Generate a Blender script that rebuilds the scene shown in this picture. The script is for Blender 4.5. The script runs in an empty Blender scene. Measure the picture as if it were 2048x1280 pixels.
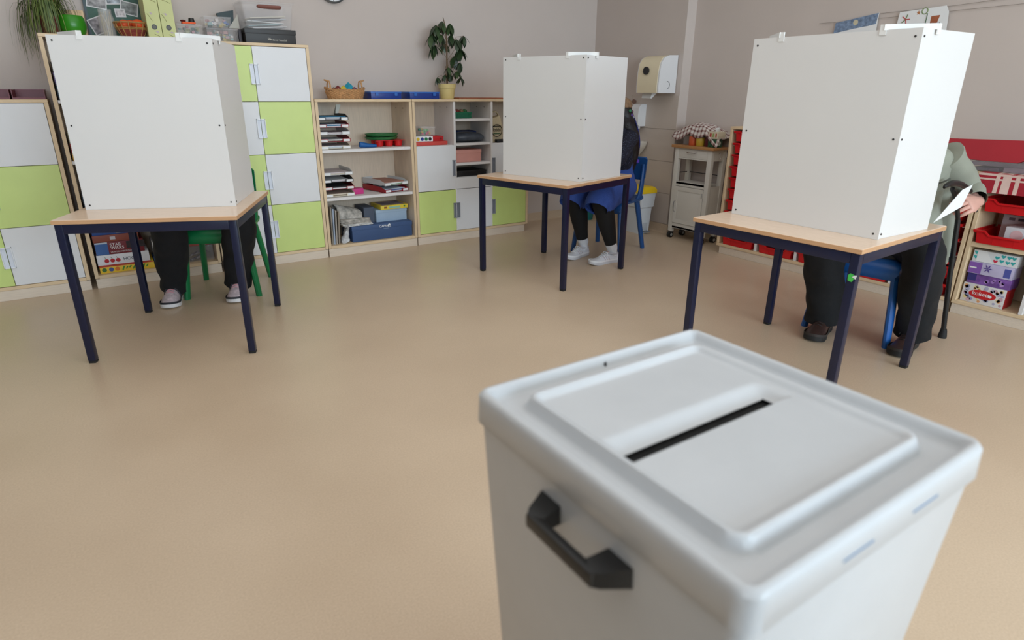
import bpy, bmesh, math, random
from mathutils import Vector, Matrix, noise
rnd = random.Random(7)
RAD = math.radians
sc = bpy.context.scene
COL = sc.collection

# ------------------------------------------------------------------ camera
cd = bpy.data.cameras.new('camera'); cam = bpy.data.objects.new('camera', cd); COL.objects.link(cam)
rx, uy, fz = Vector((.83338, -.552657, .00688)), Vector((.187023, .293692, .937426)), Vector((.520095, .779946, -.348117))
cam.matrix_world = Matrix(((rx.x, uy.x, -fz.x, 0), (rx.y, uy.y, -fz.y, 0), (rx.z, uy.z, -fz.z, 1.25236), (0, 0, 0, 1)))
cd.sensor_width = 36; cd.lens = 1229.875 * 36 / 2048
cd.clip_start = .02
cd.dof.use_dof = True; cd.dof.focus_distance = 4.2; cd.dof.aperture_fstop = 3.6
sc.camera = cam

# ------------------------------------------------------------------ world, light, exposure
w = bpy.data.worlds.new('daylight'); sc.world = w; w.use_nodes = True
nt = w.node_tree; bg = nt.nodes['Background']
bg.inputs[0].default_value = (.72, .86, 1, 1); bg.inputs[1].default_value = 1.0
def area(name, loc, rot, sx, sy, power, col):
    l = bpy.data.lights.new(name, 'AREA'); l.shape = 'RECTANGLE'; l.size = sx; l.size_y = sy
    l.energy = power; l.color = col
    o = bpy.data.objects.new(name, l); COL.objects.link(o); o.location = loc; o.rotation_euler = rot
    return o
WIN = [(-1.9, .1), (.4, 2.3), (2.6, 4.4)]
WPOW = [190, 160, 150]
for (a, b), pw in zip(WIN, WPOW):
    area('window_light', ((a + b) / 2, -4.42, 1.8), (RAD(90), 0, 0), b - a - .1, 1.7, pw, (.70, .87, 1))
area('overhead_fill', (1.0, 1.6, 2.95), (0, 0, 0), 4.5, 4.5, 75, (.95, .97, 1))  # added fill that brightens upward faces; the room has no such lamp
sc.view_settings.view_transform = 'Standard'; sc.view_settings.look = 'None'
sc.view_settings.exposure = -0.6; sc.view_settings.gamma = 1; sc.view_settings.use_curve_mapping = False

# ------------------------------------------------------------------ materials
def s2l(c):
    return tuple(((v / 255) / 12.92 if v / 255 <= .04045 else ((v / 255 + .055) / 1.055) ** 2.4) for v in c)
MATS = {}
def mat(name, rgb, rough=.5, var=.06, scale=8, bump=0, bscale=60, metal=0, spec=.5, stretch=None, alpha=1, trans=0, coat=0):
    """procedural material: base colour varied by noise (stretch turns it into grain)"""
    if name in MATS: return MATS[name]
    m = bpy.data.materials.new(name); m.use_nodes = True; MATS[name] = m
    n = m.node_tree.nodes; L = m.node_tree.links; b = n['Principled BSDF']
    b.inputs['Roughness'].default_value = rough; b.inputs['Metallic'].default_value = metal
    b.inputs['Specular IOR Level'].default_value = spec
    if coat: b.inputs['Coat Weight'].default_value = coat
    c = s2l(rgb)
    tc = n.new('ShaderNodeTexCoord'); mp = n.new('ShaderNodeMapping'); L.new(tc.outputs['Object'], mp.inputs[0])
    if stretch: mp.inputs['Scale'].default_value = stretch
    nz = n.new('ShaderNodeTexNoise'); nz.inputs['Scale'].default_value = scale; nz.inputs['Detail'].default_value = 4
    L.new(mp.outputs[0], nz.inputs['Vector'])
    r = n.new('ShaderNodeValToRGB'); L.new(nz.outputs[0], r.inputs[0])
    r.color_ramp.elements[0].position = .3; r.color_ramp.elements[1].position = .7
    r.color_ramp.elements[0].color = tuple(max(0, v * (1 - var)) for v in c) + (1,)
    r.color_ramp.elements[1].color = tuple(min(1, v * (1 + var)) for v in c) + (1,)
    L.new(r.outputs[0], b.inputs['Base Color'])
    if bump:
        n2 = n.new('ShaderNodeTexNoise'); n2.inputs['Scale'].default_value = bscale; L.new(tc.outputs['Object'], n2.inputs['Vector'])
        bp = n.new('ShaderNodeBump'); bp.inputs['Strength'].default_value = bump; bp.inputs['Distance'].default_value = .01
        L.new(n2.outputs[0], bp.inputs['Height']); L.new(bp.outputs[0], b.inputs['Normal'])
    if alpha < 1: b.inputs['Alpha'].default_value = alpha
    if trans: b.inputs['Transmission Weight'].default_value = trans
    return m

wallp = mat('wall_paint', (205, 192, 184), .85, .015, 3, .05, 250)
tilep = mat('wall_panel', (203, 190, 180), .5, .015, 3)
ceilm = mat('ceiling_paint', (238, 236, 232), .9, .01)
birch = mat('birch_laminate', (226, 206, 184), .45, .06, 3, stretch=(60, 6, 3))
birchh = mat('birch_laminate_plinth', (224, 208, 190), .45, .06, 3, stretch=(4, 20, 90))
birche = mat('birch_edge', (226, 199, 162), .5, .06, 8)
white = mat('white_laminate', (230, 229, 230), .4, .01)
green = mat('lime_laminate', (208, 226, 136), .4, .02)
hwhite = mat('white_plastic_handle', (240, 241, 245), .35, .01)
hgrey = mat('grey_plastic_handle', (142, 146, 154), .4, .03)
shelfw = mat('white_shelf', (230, 226, 224), .45, .01)
beech = mat('beech_laminate', (232, 204, 178), .24, .07, 3, stretch=(4, 60, 60))
beeche = mat('beech_edge', (205, 160, 120), .4, .08, 5, stretch=(3, 3, 60))
navy = mat('navy_steel', (16, 24, 54), .32, .05, 20)
black = mat('black_plastic', (24, 24, 25), .42, .1, 30)
rubber = mat('black_rubber', (26, 26, 27), .7)
board = mat('white_coated_board', (226, 224, 222), .42, .012, 2)
boarde = mat('white_clip_plastic', (238, 238, 236), .4, .01)
screwm = mat('screw_steel', (70, 70, 70), .4, metal=.6)
boxg = mat('grey_box_plastic', (190, 192, 195), .33, .02, 15, .015, 400, coat=.15)
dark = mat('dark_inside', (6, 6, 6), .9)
redp = mat('red_plastic', (206, 26, 30), .35, .05)
bluec = mat('blue_chair_plastic', (28, 92, 168), .4, .04)
bluec2 = mat('deep_blue_chair_plastic', (30, 82, 146), .4, .04)
greenc = mat('green_chair_plastic', (14, 116, 66), .4, .04)
paper = mat('white_paper', (236, 236, 236), .8, .01)
papercr = mat('cream_paper', (226, 216, 196), .8, .02)
chrome = mat('chrome', (200, 200, 205), .2, .01, metal=1)
skin = mat('skin', (214, 164, 148), .5, .05, 25)
clear = mat('clear_plastic', (236, 232, 232), .12, .01, alpha=.17)
def glassy():
    return clear
kraft = mat('grey_card', (178, 172, 164), .8, .05)
def M(rgb, rough=.5, var=.05, **k):
    return mat('tint_%02x%02x%02x_%d' % (*rgb, int(rough * 100)), rgb, rough, var, **k)

# ------------------------------------------------------------------ mesh building
class MB:
    def __init__(s): s.v = []; s.f = []; s.m = []
    def add(s, vs, fs, m=0):
        o = len(s.v); s.v += [Vector(v) for v in vs]
        for f in fs: s.f.append([i + o for i in f]); s.m.append(m)
        return s
    def bm(s, b, m=0, M=None):
        b.verts.index_update(); vs = [(M @ v.co if M else v.co.copy()) for v in b.verts]
        s.add(vs, [[v.index for v in f.verts] for f in b.faces], m); b.free(); return s
    def box(s, a, c, m=0, bev=0, M=None, seg=2):
        a, c = Vector(a), Vector(c); b = bmesh.new(); bmesh.ops.create_cube(b, size=1)
        for v in b.verts: v.co = Vector(((v.co.x + .5) * (c.x - a.x) + a.x, (v.co.y + .5) * (c.y - a.y) + a.y, (v.co.z + .5) * (c.z - a.z) + a.z))
        if bev: bmesh.ops.bevel(b, geom=list(b.edges), offset=min(bev, .45 * min(abs(c[i] - a[i]) for i in range(3))), segments=seg, profile=.6, affect='EDGES')
        bmesh.ops.recalc_face_normals(b, faces=b.faces)
        return s.bm(b, m, M)
    def tube(s, pts, r, n=8, m=0, caps=True, flat=None):
        """tube through pts; r scalar / list; flat=(ry factor) squashes along the second frame axis"""
        pts = [Vector(p) for p in pts]; k = len(pts); rs = r if isinstance(r, (list, tuple)) else [r] * k
        up = None; vs = []; fs = []
        for i, p in enumerate(pts):
            t = (pts[min(i + 1, k - 1)] - pts[max(i - 1, 0)]).normalized()
            if up is None:
                up = Vector((0, 0, 1)) if abs(t.z) < .9 else Vector((0, 1, 0))
            a = t.cross(up).normalized(); up = a.cross(t).normalized()
            q = rs[i]; ra, rb = q if isinstance(q, (tuple, list)) else (q, q * (flat or 1))
            for j in range(n):
                an = 2 * math.pi * j / n; vs.append(p + a * (ra * math.cos(an)) + up * (rb * math.sin(an)))
        for i in range(k - 1):
            for j in range(n):
                fs.append([i * n + j, i * n + (j + 1) % n, (i + 1) * n + (j + 1) % n, (i + 1) * n + j])
        if caps: fs.append(list(range(n))[::-1]); fs.append([(k - 1) * n + j for j in range(n)])
        return s.add(vs, fs, m)
    def loft(s, rings, m=0, caps=(True, True), closed=True):
        n = len(rings[0]); vs = [v for r in rings for v in r]; fs = []
        for i in range(len(rings) - 1):
            for j in range(n if closed else n - 1):
                fs.append([i * n + j, i * n + (j + 1) % n, (i + 1) * n + (j + 1) % n, (i + 1) * n + j])
        if caps[0]: fs.append(list(range(n))[::-1])
        if caps[1]: fs.append([(len(rings) - 1) * n + j for j in range(n)])
        return s.add(vs, fs, m)
    def lathe(s, prof, c=(0, 0, 0), n=20, m=0, sx=1, sy=1, M=None, caps=True):
        c = Vector(c); rings = []
        for r, z in prof:
            ring = [Vector((r * math.cos(2 * math.pi * j / n) * sx, r * math.sin(2 * math.pi * j / n) * sy, z)) for j in range(n)]
            rings.append([(M @ v if M else v + c) for v in ring])
        return s.loft(rings, m, (caps, caps))
    def prism(s, poly, M, d, m=0):
        """2-D polygon (x,y) extruded by d along local z, then transformed by M"""
        n = len(poly); vs = [M @ Vector((x, y, 0)) for x, y in poly] + [M @ Vector((x, y, d)) for x, y in poly]
        fs = [list(range(n))[::-1], list(range(n, 2 * n))] + [[i, (i + 1) % n, n + (i + 1) % n, n + i] for i in range(n)]
        return s.add(vs, fs, m)
    def ball(s, c, r, m=0, M=None, u=12, v=8):
        b = bmesh.new(); bmesh.ops.create_uvsphere(b, u_segments=u, v_segments=v, radius=1)
        r = r if isinstance(r, (tuple, list)) else (r, r, r)
        X = Matrix.Translation(Vector(c)) @ (M or Matrix.Identity(4)) @ Matrix.Diagonal((*r, 1))
        return s.bm(b, m, X)

WM = {}
PART_EMPTY = Matrix.Identity(4)
def make(name, mb, mats, parent=None, world=True, smooth=35, me=None):
    if me is None:
        me = bpy.data.meshes.new(name)
        vs = mb.v
        if parent is not None and world:
            I = WM[parent.name].inverted(); vs = [I @ v for v in vs]
        me.from_pydata([tuple(v) for v in vs], [], mb.f)
        mats = mats if isinstance(mats, (list, tuple)) else [mats]
        for m in mats: me.materials.append(m)
        me.polygons.foreach_set('material_index', mb.m)
        b = bmesh.new(); b.from_mesh(me); bmesh.ops.recalc_face_normals(b, faces=b.faces); b.to_mesh(me); b.free()
        if smooth:
            me.polygons.foreach_set('use_smooth', [True] * len(me.polygons)); me.set_sharp_from_angle(angle=RAD(smooth))
        me.update()
    o = bpy.data.objects.new(name, me); COL.objects.link(o)
    if parent is not None:
        o.parent = parent; WM[o.name] = WM[parent.name]
    else: WM[o.name] = Matrix.Identity(4)
    return o
def tag(o, label=None, cat=None, group=None, kind=None):
    if label: o['label'] = label
    if cat: o['category'] = cat
    if group: o['group'] = group
    if kind: o['kind'] = kind
    return o
def thing(name, label, cat, loc, rz=0, group=None):
    e = bpy.data.objects.new(name, None); COL.objects.link(e); e.empty_display_size = .05
    e.location = loc; e.rotation_euler = (0, 0, rz)
    WM[e.name] = Matrix.Translation(Vector(loc)) @ Matrix.Rotation(rz, 4, 'Z')
    return tag(e, label, cat, group)
def solo(name, mb, mats, label, cat, group=None, smooth=35):
    """a thing that is one mesh, origin at its base"""
    xs = [v.x for v in mb.v]; ys = [v.y for v in mb.v]; zs = [v.z for v in mb.v]
    c = Vector(((min(xs) + max(xs)) / 2, (min(ys) + max(ys)) / 2, min(zs)))
    mb.v = [v - c for v in mb.v]; o = make(name, mb, mats, smooth=smooth); o.location = c
    WM[o.name] = Matrix.Translation(c)
    return tag(o, label, cat, group)
def dup(root, loc, rz, label=None, group=None):
    r = root.copy(); COL.objects.link(r); r.location = loc; r.rotation_euler = (0, 0, rz)
    WM[r.name] = Matrix.Translation(Vector(loc)) @ Matrix.Rotation(rz, 4, 'Z')
    if label: r['label'] = label
    if group: r['group'] = group
    for ch in list(root.children):
        c = ch.copy(); COL.objects.link(c); c.parent = r; WM[c.name] = WM[r.name]
        for g in list(ch.children):
            d = g.copy(); COL.objects.link(d); d.parent = c; WM[d.name] = WM[r.name]
    return r
def struct(name, mb, mats, parent=None, smooth=35):
    return tag(make(name, mb, mats, parent, smooth=smooth), kind='structure')
def text(s, size, loc, facing, m, parent, align='LEFT', name='lettering', depth=.0006, shear=0, tilt=0, sx=1):
    """flat lettering as mesh; facing '-y' or '-x' or '+z'"""
    cu = bpy.data.curves.new(name, 'FONT'); cu.body = s; cu.size = size; cu.align_x = align; cu.extrude = depth; cu.shear = shear
    t = bpy.data.objects.new('tmp', cu); COL.objects.link(t)
    me = bpy.data.meshes.new_from_object(t.evaluated_get(bpy.context.evaluated_depsgraph_get()))
    bpy.data.objects.remove(t); bpy.data.curves.remove(cu)
    X = {'-y': Matrix.Rotation(RAD(90), 4, 'X'), '-x': Matrix.Rotation(RAD(-90), 4, 'Z') @ Matrix.Rotation(RAD(90), 4, 'X'), '+z': Matrix.Identity(4)}[facing]
    X = Matrix.Translation(Vector(loc)) @ X @ Matrix.Rotation(tilt, 4, 'Z') @ Matrix.Diagonal((sx, 1, 1, 1))
    me.transform(WM[parent.name].inverted() @ X); me.materials.clear(); me.materials.append(m)
    o = bpy.data.objects.new(name, me); COL.objects.link(o); o.parent = parent; WM[o.name] = WM[parent.name]
    return o
def spline(pts, n=4):
    """Catmull-Rom through pts (tuples of equal length)"""
    out = []; k = len(pts)
    for i in range(k - 1):
        p0, p1, p2, p3 = pts[max(i - 1, 0)], pts[i], pts[i + 1], pts[min(i + 2, k - 1)]
        for j in range(n):
            t = j / n
            out.append(tuple(.5 * (2 * b + (c - a) * t + (2 * a - 5 * b + 4 * c - d) * t * t + (-a + 3 * b - 3 * c + d) * t ** 3) for a, b, c, d in zip(p0, p1, p2, p3)))
    out.append(tuple(pts[-1])); return out
def limb(mb, pts, n=18, m=0, sub=5, wrinkle=0, caps=True, seed=0, wfreq=14):
    """smooth tapering tube: pts are (x,y,z,ra,rb)"""
    P = spline(pts, sub); up = None; rings = []
    for i, p in enumerate(P):
        a0 = Vector(P[max(i - 1, 0)][:3]); a1 = Vector(P[min(i + 1, len(P) - 1)][:3]); t = (a1 - a0).normalized()
        if up is None: up = Vector((0, 0, 1)) if abs(t.z) < .8 else Vector((0, 1, 0))
        a = t.cross(up).normalized(); up = a.cross(t).normalized(); c = Vector(p[:3]); ring = []
        for j in range(n):
            an = 2 * math.pi * j / n; d = a * (p[3] * math.cos(an)) + up * (p[4] * math.sin(an))
            if wrinkle: d *= 1 + wrinkle * noise.noise((c + d) * wfreq + Vector((seed, 0, 0)))
            ring.append(c + d)
        rings.append(ring)
    mb.loft(rings, m, (caps, caps) if isinstance(caps, bool) else caps); return mb

# ================================================================== the room
YB, XR, XP, YP = 5.16, 4.53, 4.42, 3.992      # back wall, right wall, washing wall and where it steps back
XL, YR, ZC = -6.5, -4.5, 3.0
def floor_mat():
    m = bpy.data.materials.new('linoleum'); m.use_nodes = True; n = m.node_tree.nodes; L = m.node_tree.links; b = n['Principled BSDF']
    tc = n.new('ShaderNodeTexCoord')
    n1 = n.new('ShaderNodeTexNoise'); n1.inputs['Scale'].default_value = 160; n1.inputs['Detail'].default_value = 6
    n2 = n.new('ShaderNodeTexNoise'); n2.inputs['Scale'].default_value = 1.7; n2.inputs['Detail'].default_value = 3
    for q in (n1, n2): L.new(tc.outputs['Object'], q.inputs['Vector'])
    r1 = n.new('ShaderNodeValToRGB'); r1.color_ramp.elements[0].position = .25; r1.color_ramp.elements[1].position = .75
    r1.color_ramp.elements[0].color = (*s2l((202, 178, 151)), 1); r1.color_ramp.elements[1].color = (*s2l((216, 193, 167)), 1)
    mx = n.new('ShaderNodeMix'); mx.data_type = 'RGBA'; mx.blend_type = 'MULTIPLY'; mx.inputs[0].default_value = 1
    r2 = n.new('ShaderNodeValToRGB'); r2.color_ramp.elements[0].color = (.93, .92, .91, 1); r2.color_ramp.elements[1].color = (1, 1, 1, 1)
    r2.color_ramp.elements[0].position = .35; r2.color_ramp.elements[1].position = .65
    L.new(n1.outputs[0], r1.inputs[0]); L.new(n2.outputs[0], r2.inputs[0]); L.new(r1.outputs[0], mx.inputs[6]); L.new(r2.outputs[0], mx.inputs[7])
    L.new(mx.outputs[2], b.inputs['Base Color'])
    rr = n.new('ShaderNodeMapRange'); rr.inputs[3].default_value = .27; rr.inputs[4].default_value = .42; L.new(n2.outputs[0], rr.inputs[0]); L.new(rr.outputs[0], b.inputs['Roughness'])
    bp = n.new('ShaderNodeBump'); bp.inputs['Strength'].default_value = .008; bp.inputs['Distance'].default_value = .01; L.new(n1.outputs[0], bp.inputs['Height']); L.new(bp.outputs[0], b.inputs['Normal'])
    b.inputs['Specular IOR Level'].default_value = .5
    return m
lino = floor_mat()
struct('floor', MB().box((XL, YR, -.06), (5.0, YB + .2, 0)), lino)
struct('ceiling', MB().box((XL, YR, ZC), (5.0, YB + .2, ZC + .1)), ceilm)
struct('wall_back', MB().box((XL, YB, 0), (5.0, YB + .2, ZC)), wallp)
struct('wall_right', MB().box((XR, YR, 0), (XR + .3, YB, ZC)), wallp)
struct('wall_left', MB().box((XL - .2, YR, 0), (XL, YB, ZC)), wallp)
wb = struct('wall_washing', MB().box((XP, YP, 0), (XR, YB, ZC)), wallp)
# large wall panels of the washing corner, four courses of two, 3 mm proud with open joints
zs = [.085, .367, .656, .94, 1.228]
for i in range(4):
    for (ya, yb) in ((YP + .001, 4.578), (4.582, YB - .002)):
        make('tile', MB().box((XP - .006, ya, zs[i] + .0015), (XP + .002, yb, zs[i + 1] - .0015), bev=.001, seg=1), tilep, wb)
# rear wall with three windows (behind the camera; the room's daylight)
wr = MB(); xs = [XL] + [v for ab in WIN for v in ab] + [5.0]
for i in range(0, len(xs), 2): wr.box((xs[i], YR - .3, 0), (xs[i + 1], YR, ZC))
for a, b in WIN: wr.box((a, YR - .3, 0), (b, YR, .9)); wr.box((a, YR - .3, 2.7), (b, YR, ZC))
struct('wall_rear', wr, wallp)
for i, (a, b) in enumerate(WIN):
    fr = MB()
    for p, q in (((a, 0.9), (a + .06, 2.7)), ((b - .06, .9), (b, 2.7)), ((a, .9), (b, .96)), ((a, 2.64), (b, 2.7)), (((a + b) / 2 - .03, .9), ((a + b) / 2 + .03, 2.7))):
        fr.box((p[0], YR - .2, p[1]), (q[0], YR - .14, q[1]))
    struct('window_%d' % (i + 1), fr, white)
def cove(name, pts):
    """floor covering turned up the wall: 80 mm, 4 mm thick with a small cove; pts are wall-line points, room on the left"""
    mb = MB(); prof = [(0, 0), (.03, 0), (.012, .008), (.005, .025), (.004, .08), (0, .081)]
    rings = []
    for i, p in enumerate(pts):
        p = Vector((*p, 0)); d0 = (Vector((*pts[max(i, 1)], 0)) - Vector((*pts[max(i, 1) - 1], 0))).normalized()
        d1 = (Vector((*pts[min(i + 1, len(pts) - 1)], 0)) - Vector((*pts[min(i + 1, len(pts) - 1) - 1], 0))).normalized()
        nn = Vector((-d0.y, d0.x, 0)) + Vector((-d1.y, d1.x, 0)); nn = nn / max(.5, nn.dot(Vector((-d0.y, d0.x, 0))))
        rings.append([p + nn * a + Vector((0, 0, z)) for a, z in prof])
    mb.loft(rings); return struct(name, mb, lino)
cove('baseboard_washing', [(XR, YP), (XP, YP), (XP, YB)][::1])
cove('baseboard_back', [(XP, YB), (XL, YB)])
cove('baseboard_right', [(XR, YR), (XR, YP)])

# ================================================================== birch cabinets along the back wall
F = 4.783; CB = 5.15
def panel(name, a, b, m, parent, bev=.0015, edge=None):
    return make(name, MB().box(a, b, bev=bev, seg=1), m, parent)
def handle(parent, x, z, side, m, inner):
    """pull: half of a rectangular frame at a door's edge; side +1 opens to the right"""
    mb = MB(); h, wd, t = .066, .029, .006; x2 = x - side * wd; y0, y1 = F - .013, F + .003
    def bx(xa, xb, za, zb): mb.box((min(xa, xb), y0, za), (max(xa, xb), y1, zb), bev=.0015, seg=1)
    bx(x2, x2 + side * t, z - h, z + h); bx(x, x2, z + h - t, z + h); bx(x, x2, z - h, z - h + t)
    mb.box((min(x, x2) + .001, F - .004, z - h + .001), (max(x, x2) - .001, F + .001, z + h - .001), m=1)
    return make('handle', mb, [m, inner], parent)
def carcass(name, label, x0, x1, top, extra=0, back=birch):
    t = thing(name, label, 'cabinet', ((x0 + x1) / 2, (F + CB) / 2, 0))
    panel('side_panel', (x0, F, .07), (x0 + .021, CB, top - .0195), birche if 0 else birch, t); panel('side_panel', (x1 - .021, F, .07), (x1, CB, top - .0195), birch, t)
    for xx in (x0, x1 - .021): make('edge_strip', MB().box((xx, F - .002, .07), (xx + .021, F + .0, top - .0195)), birche, t)
    panel('top_panel', (x0, F - .002, top - .019), (x1, CB, top), birche, t)
    panel('bottom_panel', (x0 + .0215, F, .066), (x1 - .0215, CB, .088), birche, t)
    panel('back_panel', (x0 + .0215, CB - .008, .09), (x1 - .0215, CB - .001, top - .02), back, t)
    panel('plinth', (x0 + .002, F + .004, 0), (x1 - .002 - extra, CB - .01, .065), birchh, t)
    return t
def door(t, x0, x1, z0, z1, m, side, hm=hwhite, inner=None, hz=None):
    d = make('door', MB().box((x0 + .0015, F - .001, z0 + .0015), (x1 - .0015, F + .016, z1 - .0015), bev=.0015, seg=1), m, t)
    if side: handle(d, (x1 if side > 0 else x0) - side * .001, (z0 + z1) / 2 if hz is None else hz, side, hm, inner or hwhite)
    return d
hin = M((222, 226, 236), .4); hing = M((120, 124, 134), .4)
# A: low two-column cabinet at the left edge
tA = carcass('cupboard', 'low birch cupboard with green and white doors, left of the tall open shelf', -.935, -.157, 1.19)
for x0, x1, s, seq in ((-.913, -.546, 1, (green, white, green)), (-.546, -.179, -1, (white, green, white))):
    for z0, z1, m in zip((.09, .45, .812), (.45, .812, 1.17), seq): door(tA, x0, x1, z0, z1, m, s, hwhite, hin)
make('partition', MB().box((-.555, F + .03, .09), (-.537, CB - .01, 1.17)), birch, tA)
# B: tall open shelf behind the left voting table
tB = carcass('bookcase', 'tall open birch shelf filled with board games, behind the left voting screen', -.13, .645, 1.553)
for z in (1.175, .815, .45): panel('shelf', (-.108, F + .012, z - .01), (.623, CB - .01, z + .01), shelfw, tB)
# C: tall eight-door cabinet
tC = carcass('cupboard', 'tall birch cupboard with lime and white checkered doors', .655, 1.431, 1.553)
for x0, x1, s, seq in ((.677, 1.043, 1, (white, green, white, green)), (1.043, 1.409, -1, (green, white, green, white))):
    for z0, z1, m in zip((.09, .452, .814, 1.174), (.452, .814, 1.174, 1.532), seq): door(tC, x0, x1, z0, z1, m, s, hwhite, hin)
make('partition', MB().box((1.034, F + .03, .09), (1.052, CB - .01, 1.53)), birch, tC)
# D: low open shelf
tD = carcass('bookcase', 'low open birch shelf with stacked letter trays and boxes', 1.436, 2.208, 1.19)
for z in (.815, .452): panel('shelf', (1.4575, F + .01, z - .011), (2.1865, CB - .01, z + .011), shelfw, tD)
for x in (2.1860,):
    for y in (F + .12, F + .26): make('shelf_pin_hole', MB().tube([(x - .001, y, 1.12), (x + .002, y, 1.12)], .004, 8), dark, tD)
# E: low three-column cabinet with pigeonholes
tE = carcass('cupboard', 'low birch cupboard with pigeonholes and grey-handled doors, beside the corner', 2.213, 3.357, 1.19, .03)
for x in (2.585, 2.952): panel('partition', (x, F + .0, .09), (x + .02, CB - .01, 1.17), shelfw, tE)
for z in (1.024, .825, .66): panel('shelf', (2.6055, F + .008, z - .01), (2.9515, CB - .01, z + .01), shelfw, tE)
panel('shelf', (2.6055, F + .03, .53), (2.9515, CB - .01, .549), shelfw, tE)
for x0, x1 in ((2.2345, 2.5845), (2.9725, 3.3355)): panel('shelf', (x0, F + .018, .805), (x1, CB - .01, .824), shelfw, tE)
door(tE, 2.2345, 2.594, .452, .824, white, 1, hgrey, hing, .635); door(tE, 2.2345, 2.594, .09, .45, green, 1, hgrey, hing)
door(tE, 2.596, 2.962, .09, .45, white, -1, hgrey, hing)
make('drawer', MB().box((2.596, F - .001, .453), (2.961, F + .016, .548), bev=.0015, seg=1), white, tE)
door(tE, 2.964, 3.335, .452, .818, white, -1, hgrey, hing, .635); door(tE, 2.964, 3.335, .09, .45, green, -1, hgrey, hing)
for y in (F + .11, F + .24):
    for x in (2.5835, 2.9505): make('shelf_pin_hole', MB().tube([(x, y, 1.125), (x + .002, y, 1.125)], .004, 8), dark, tE)

# ================================================================== tables, voting screens, chairs
S = .7822
def table(label, loc, rz):
    t = thing('school_table', label, 'table', loc, rz, 'school tables with voting screens')
    h = S / 2
    tp = make('tabletop', MB().box((-h, -h, .681), (h, h, .7), bev=.002, seg=1), beech, t, world=False)
    ed = MB()
    for a, b in (((-h - .001, -h - .001), (h + .001, -h + .002)), ((-h - .001, h - .002), (h + .001, h + .001)), ((-h - .001, -h), (-h + .002, h)), ((h - .002, -h), (h + .001, h))):
        ed.box((*a, .6805), (*b, .6985), bev=.0008, seg=1)
    make('edge_band', ed, beeche, tp, world=False)
    g = h - .006; k = .0345; z0, z1 = .636, .6805
    for a, b in (((-g + k, -g), (g - k, -g + .03)), ((-g + k, g - .03), (g - k, g)), ((-g, -g + k), (-g + .03, g - k)), ((g - .03, -g + k), (g, g - k))):
        make('frame_rail', MB().box((*a, z0), (*b, z1), bev=.003), navy, t, world=False)
    for sx in (-1, 1):
        for sy in (-1, 1):
            x0, x1 = sorted((sx * g, sx * (g - k))); y0, y1 = sorted((sy * g, sy * (g - k)))
            l = make('leg', MB().box((x0, y0, .012), (x1, y1, z1), bev=.004), navy, t, world=False)
            make('foot_cap', MB().box((x0 + .001, y0 + .001, 0), (x1 - .001, y1 - .001, .0125), bev=.002, seg=1), rubber, l, world=False)
    return t
TABS = [((.306, 3.604, 0), -23.24, 'beech-topped blue-legged table with a voting screen, in front of the tall shelf'),
        ((2.727, 3.549, 0), -74.28, 'beech-topped blue-legged table with a voting screen, near the washing corner'),
        ((2.736, 1.571, 0), -87.03, 'beech-topped blue-legged table with a voting screen, behind the ballot box')]
t0 = table(TABS[0][2], TABS[0][0], RAD(TABS[0][1]))
tabs = [t0] + [dup(t0, l, RAD(a), lab) for l, a, lab in TABS[1:]]
# small sticker on the leg of the table behind the ballot box
st = MB(); h = S / 2
lf = WM[tabs[2].name]
st.prism([(-.010, -.014), (.006, -.017), (.012, -.004), (.006, .004), (.011, .012), (-.004, .016), (-.012, .008)], lf @ Matrix.Translation((h - .005 - .018, -h + .0045, .585)) @ Matrix.Rotation(RAD(90), 4, 'X'), .001)
make('sticker', st, M((70, 190, 80), .5), tabs[2])
st = MB(); st.prism([(-.008, -.004), (.006, -.010), (.010, .006), (0, .004)], lf @ Matrix.Translation((h - .005 - .006, -h + .0035, .592)) @ Matrix.Rotation(RAD(90), 4, 'X'), .001)
make('sticker', st, white, tabs[2])

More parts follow.
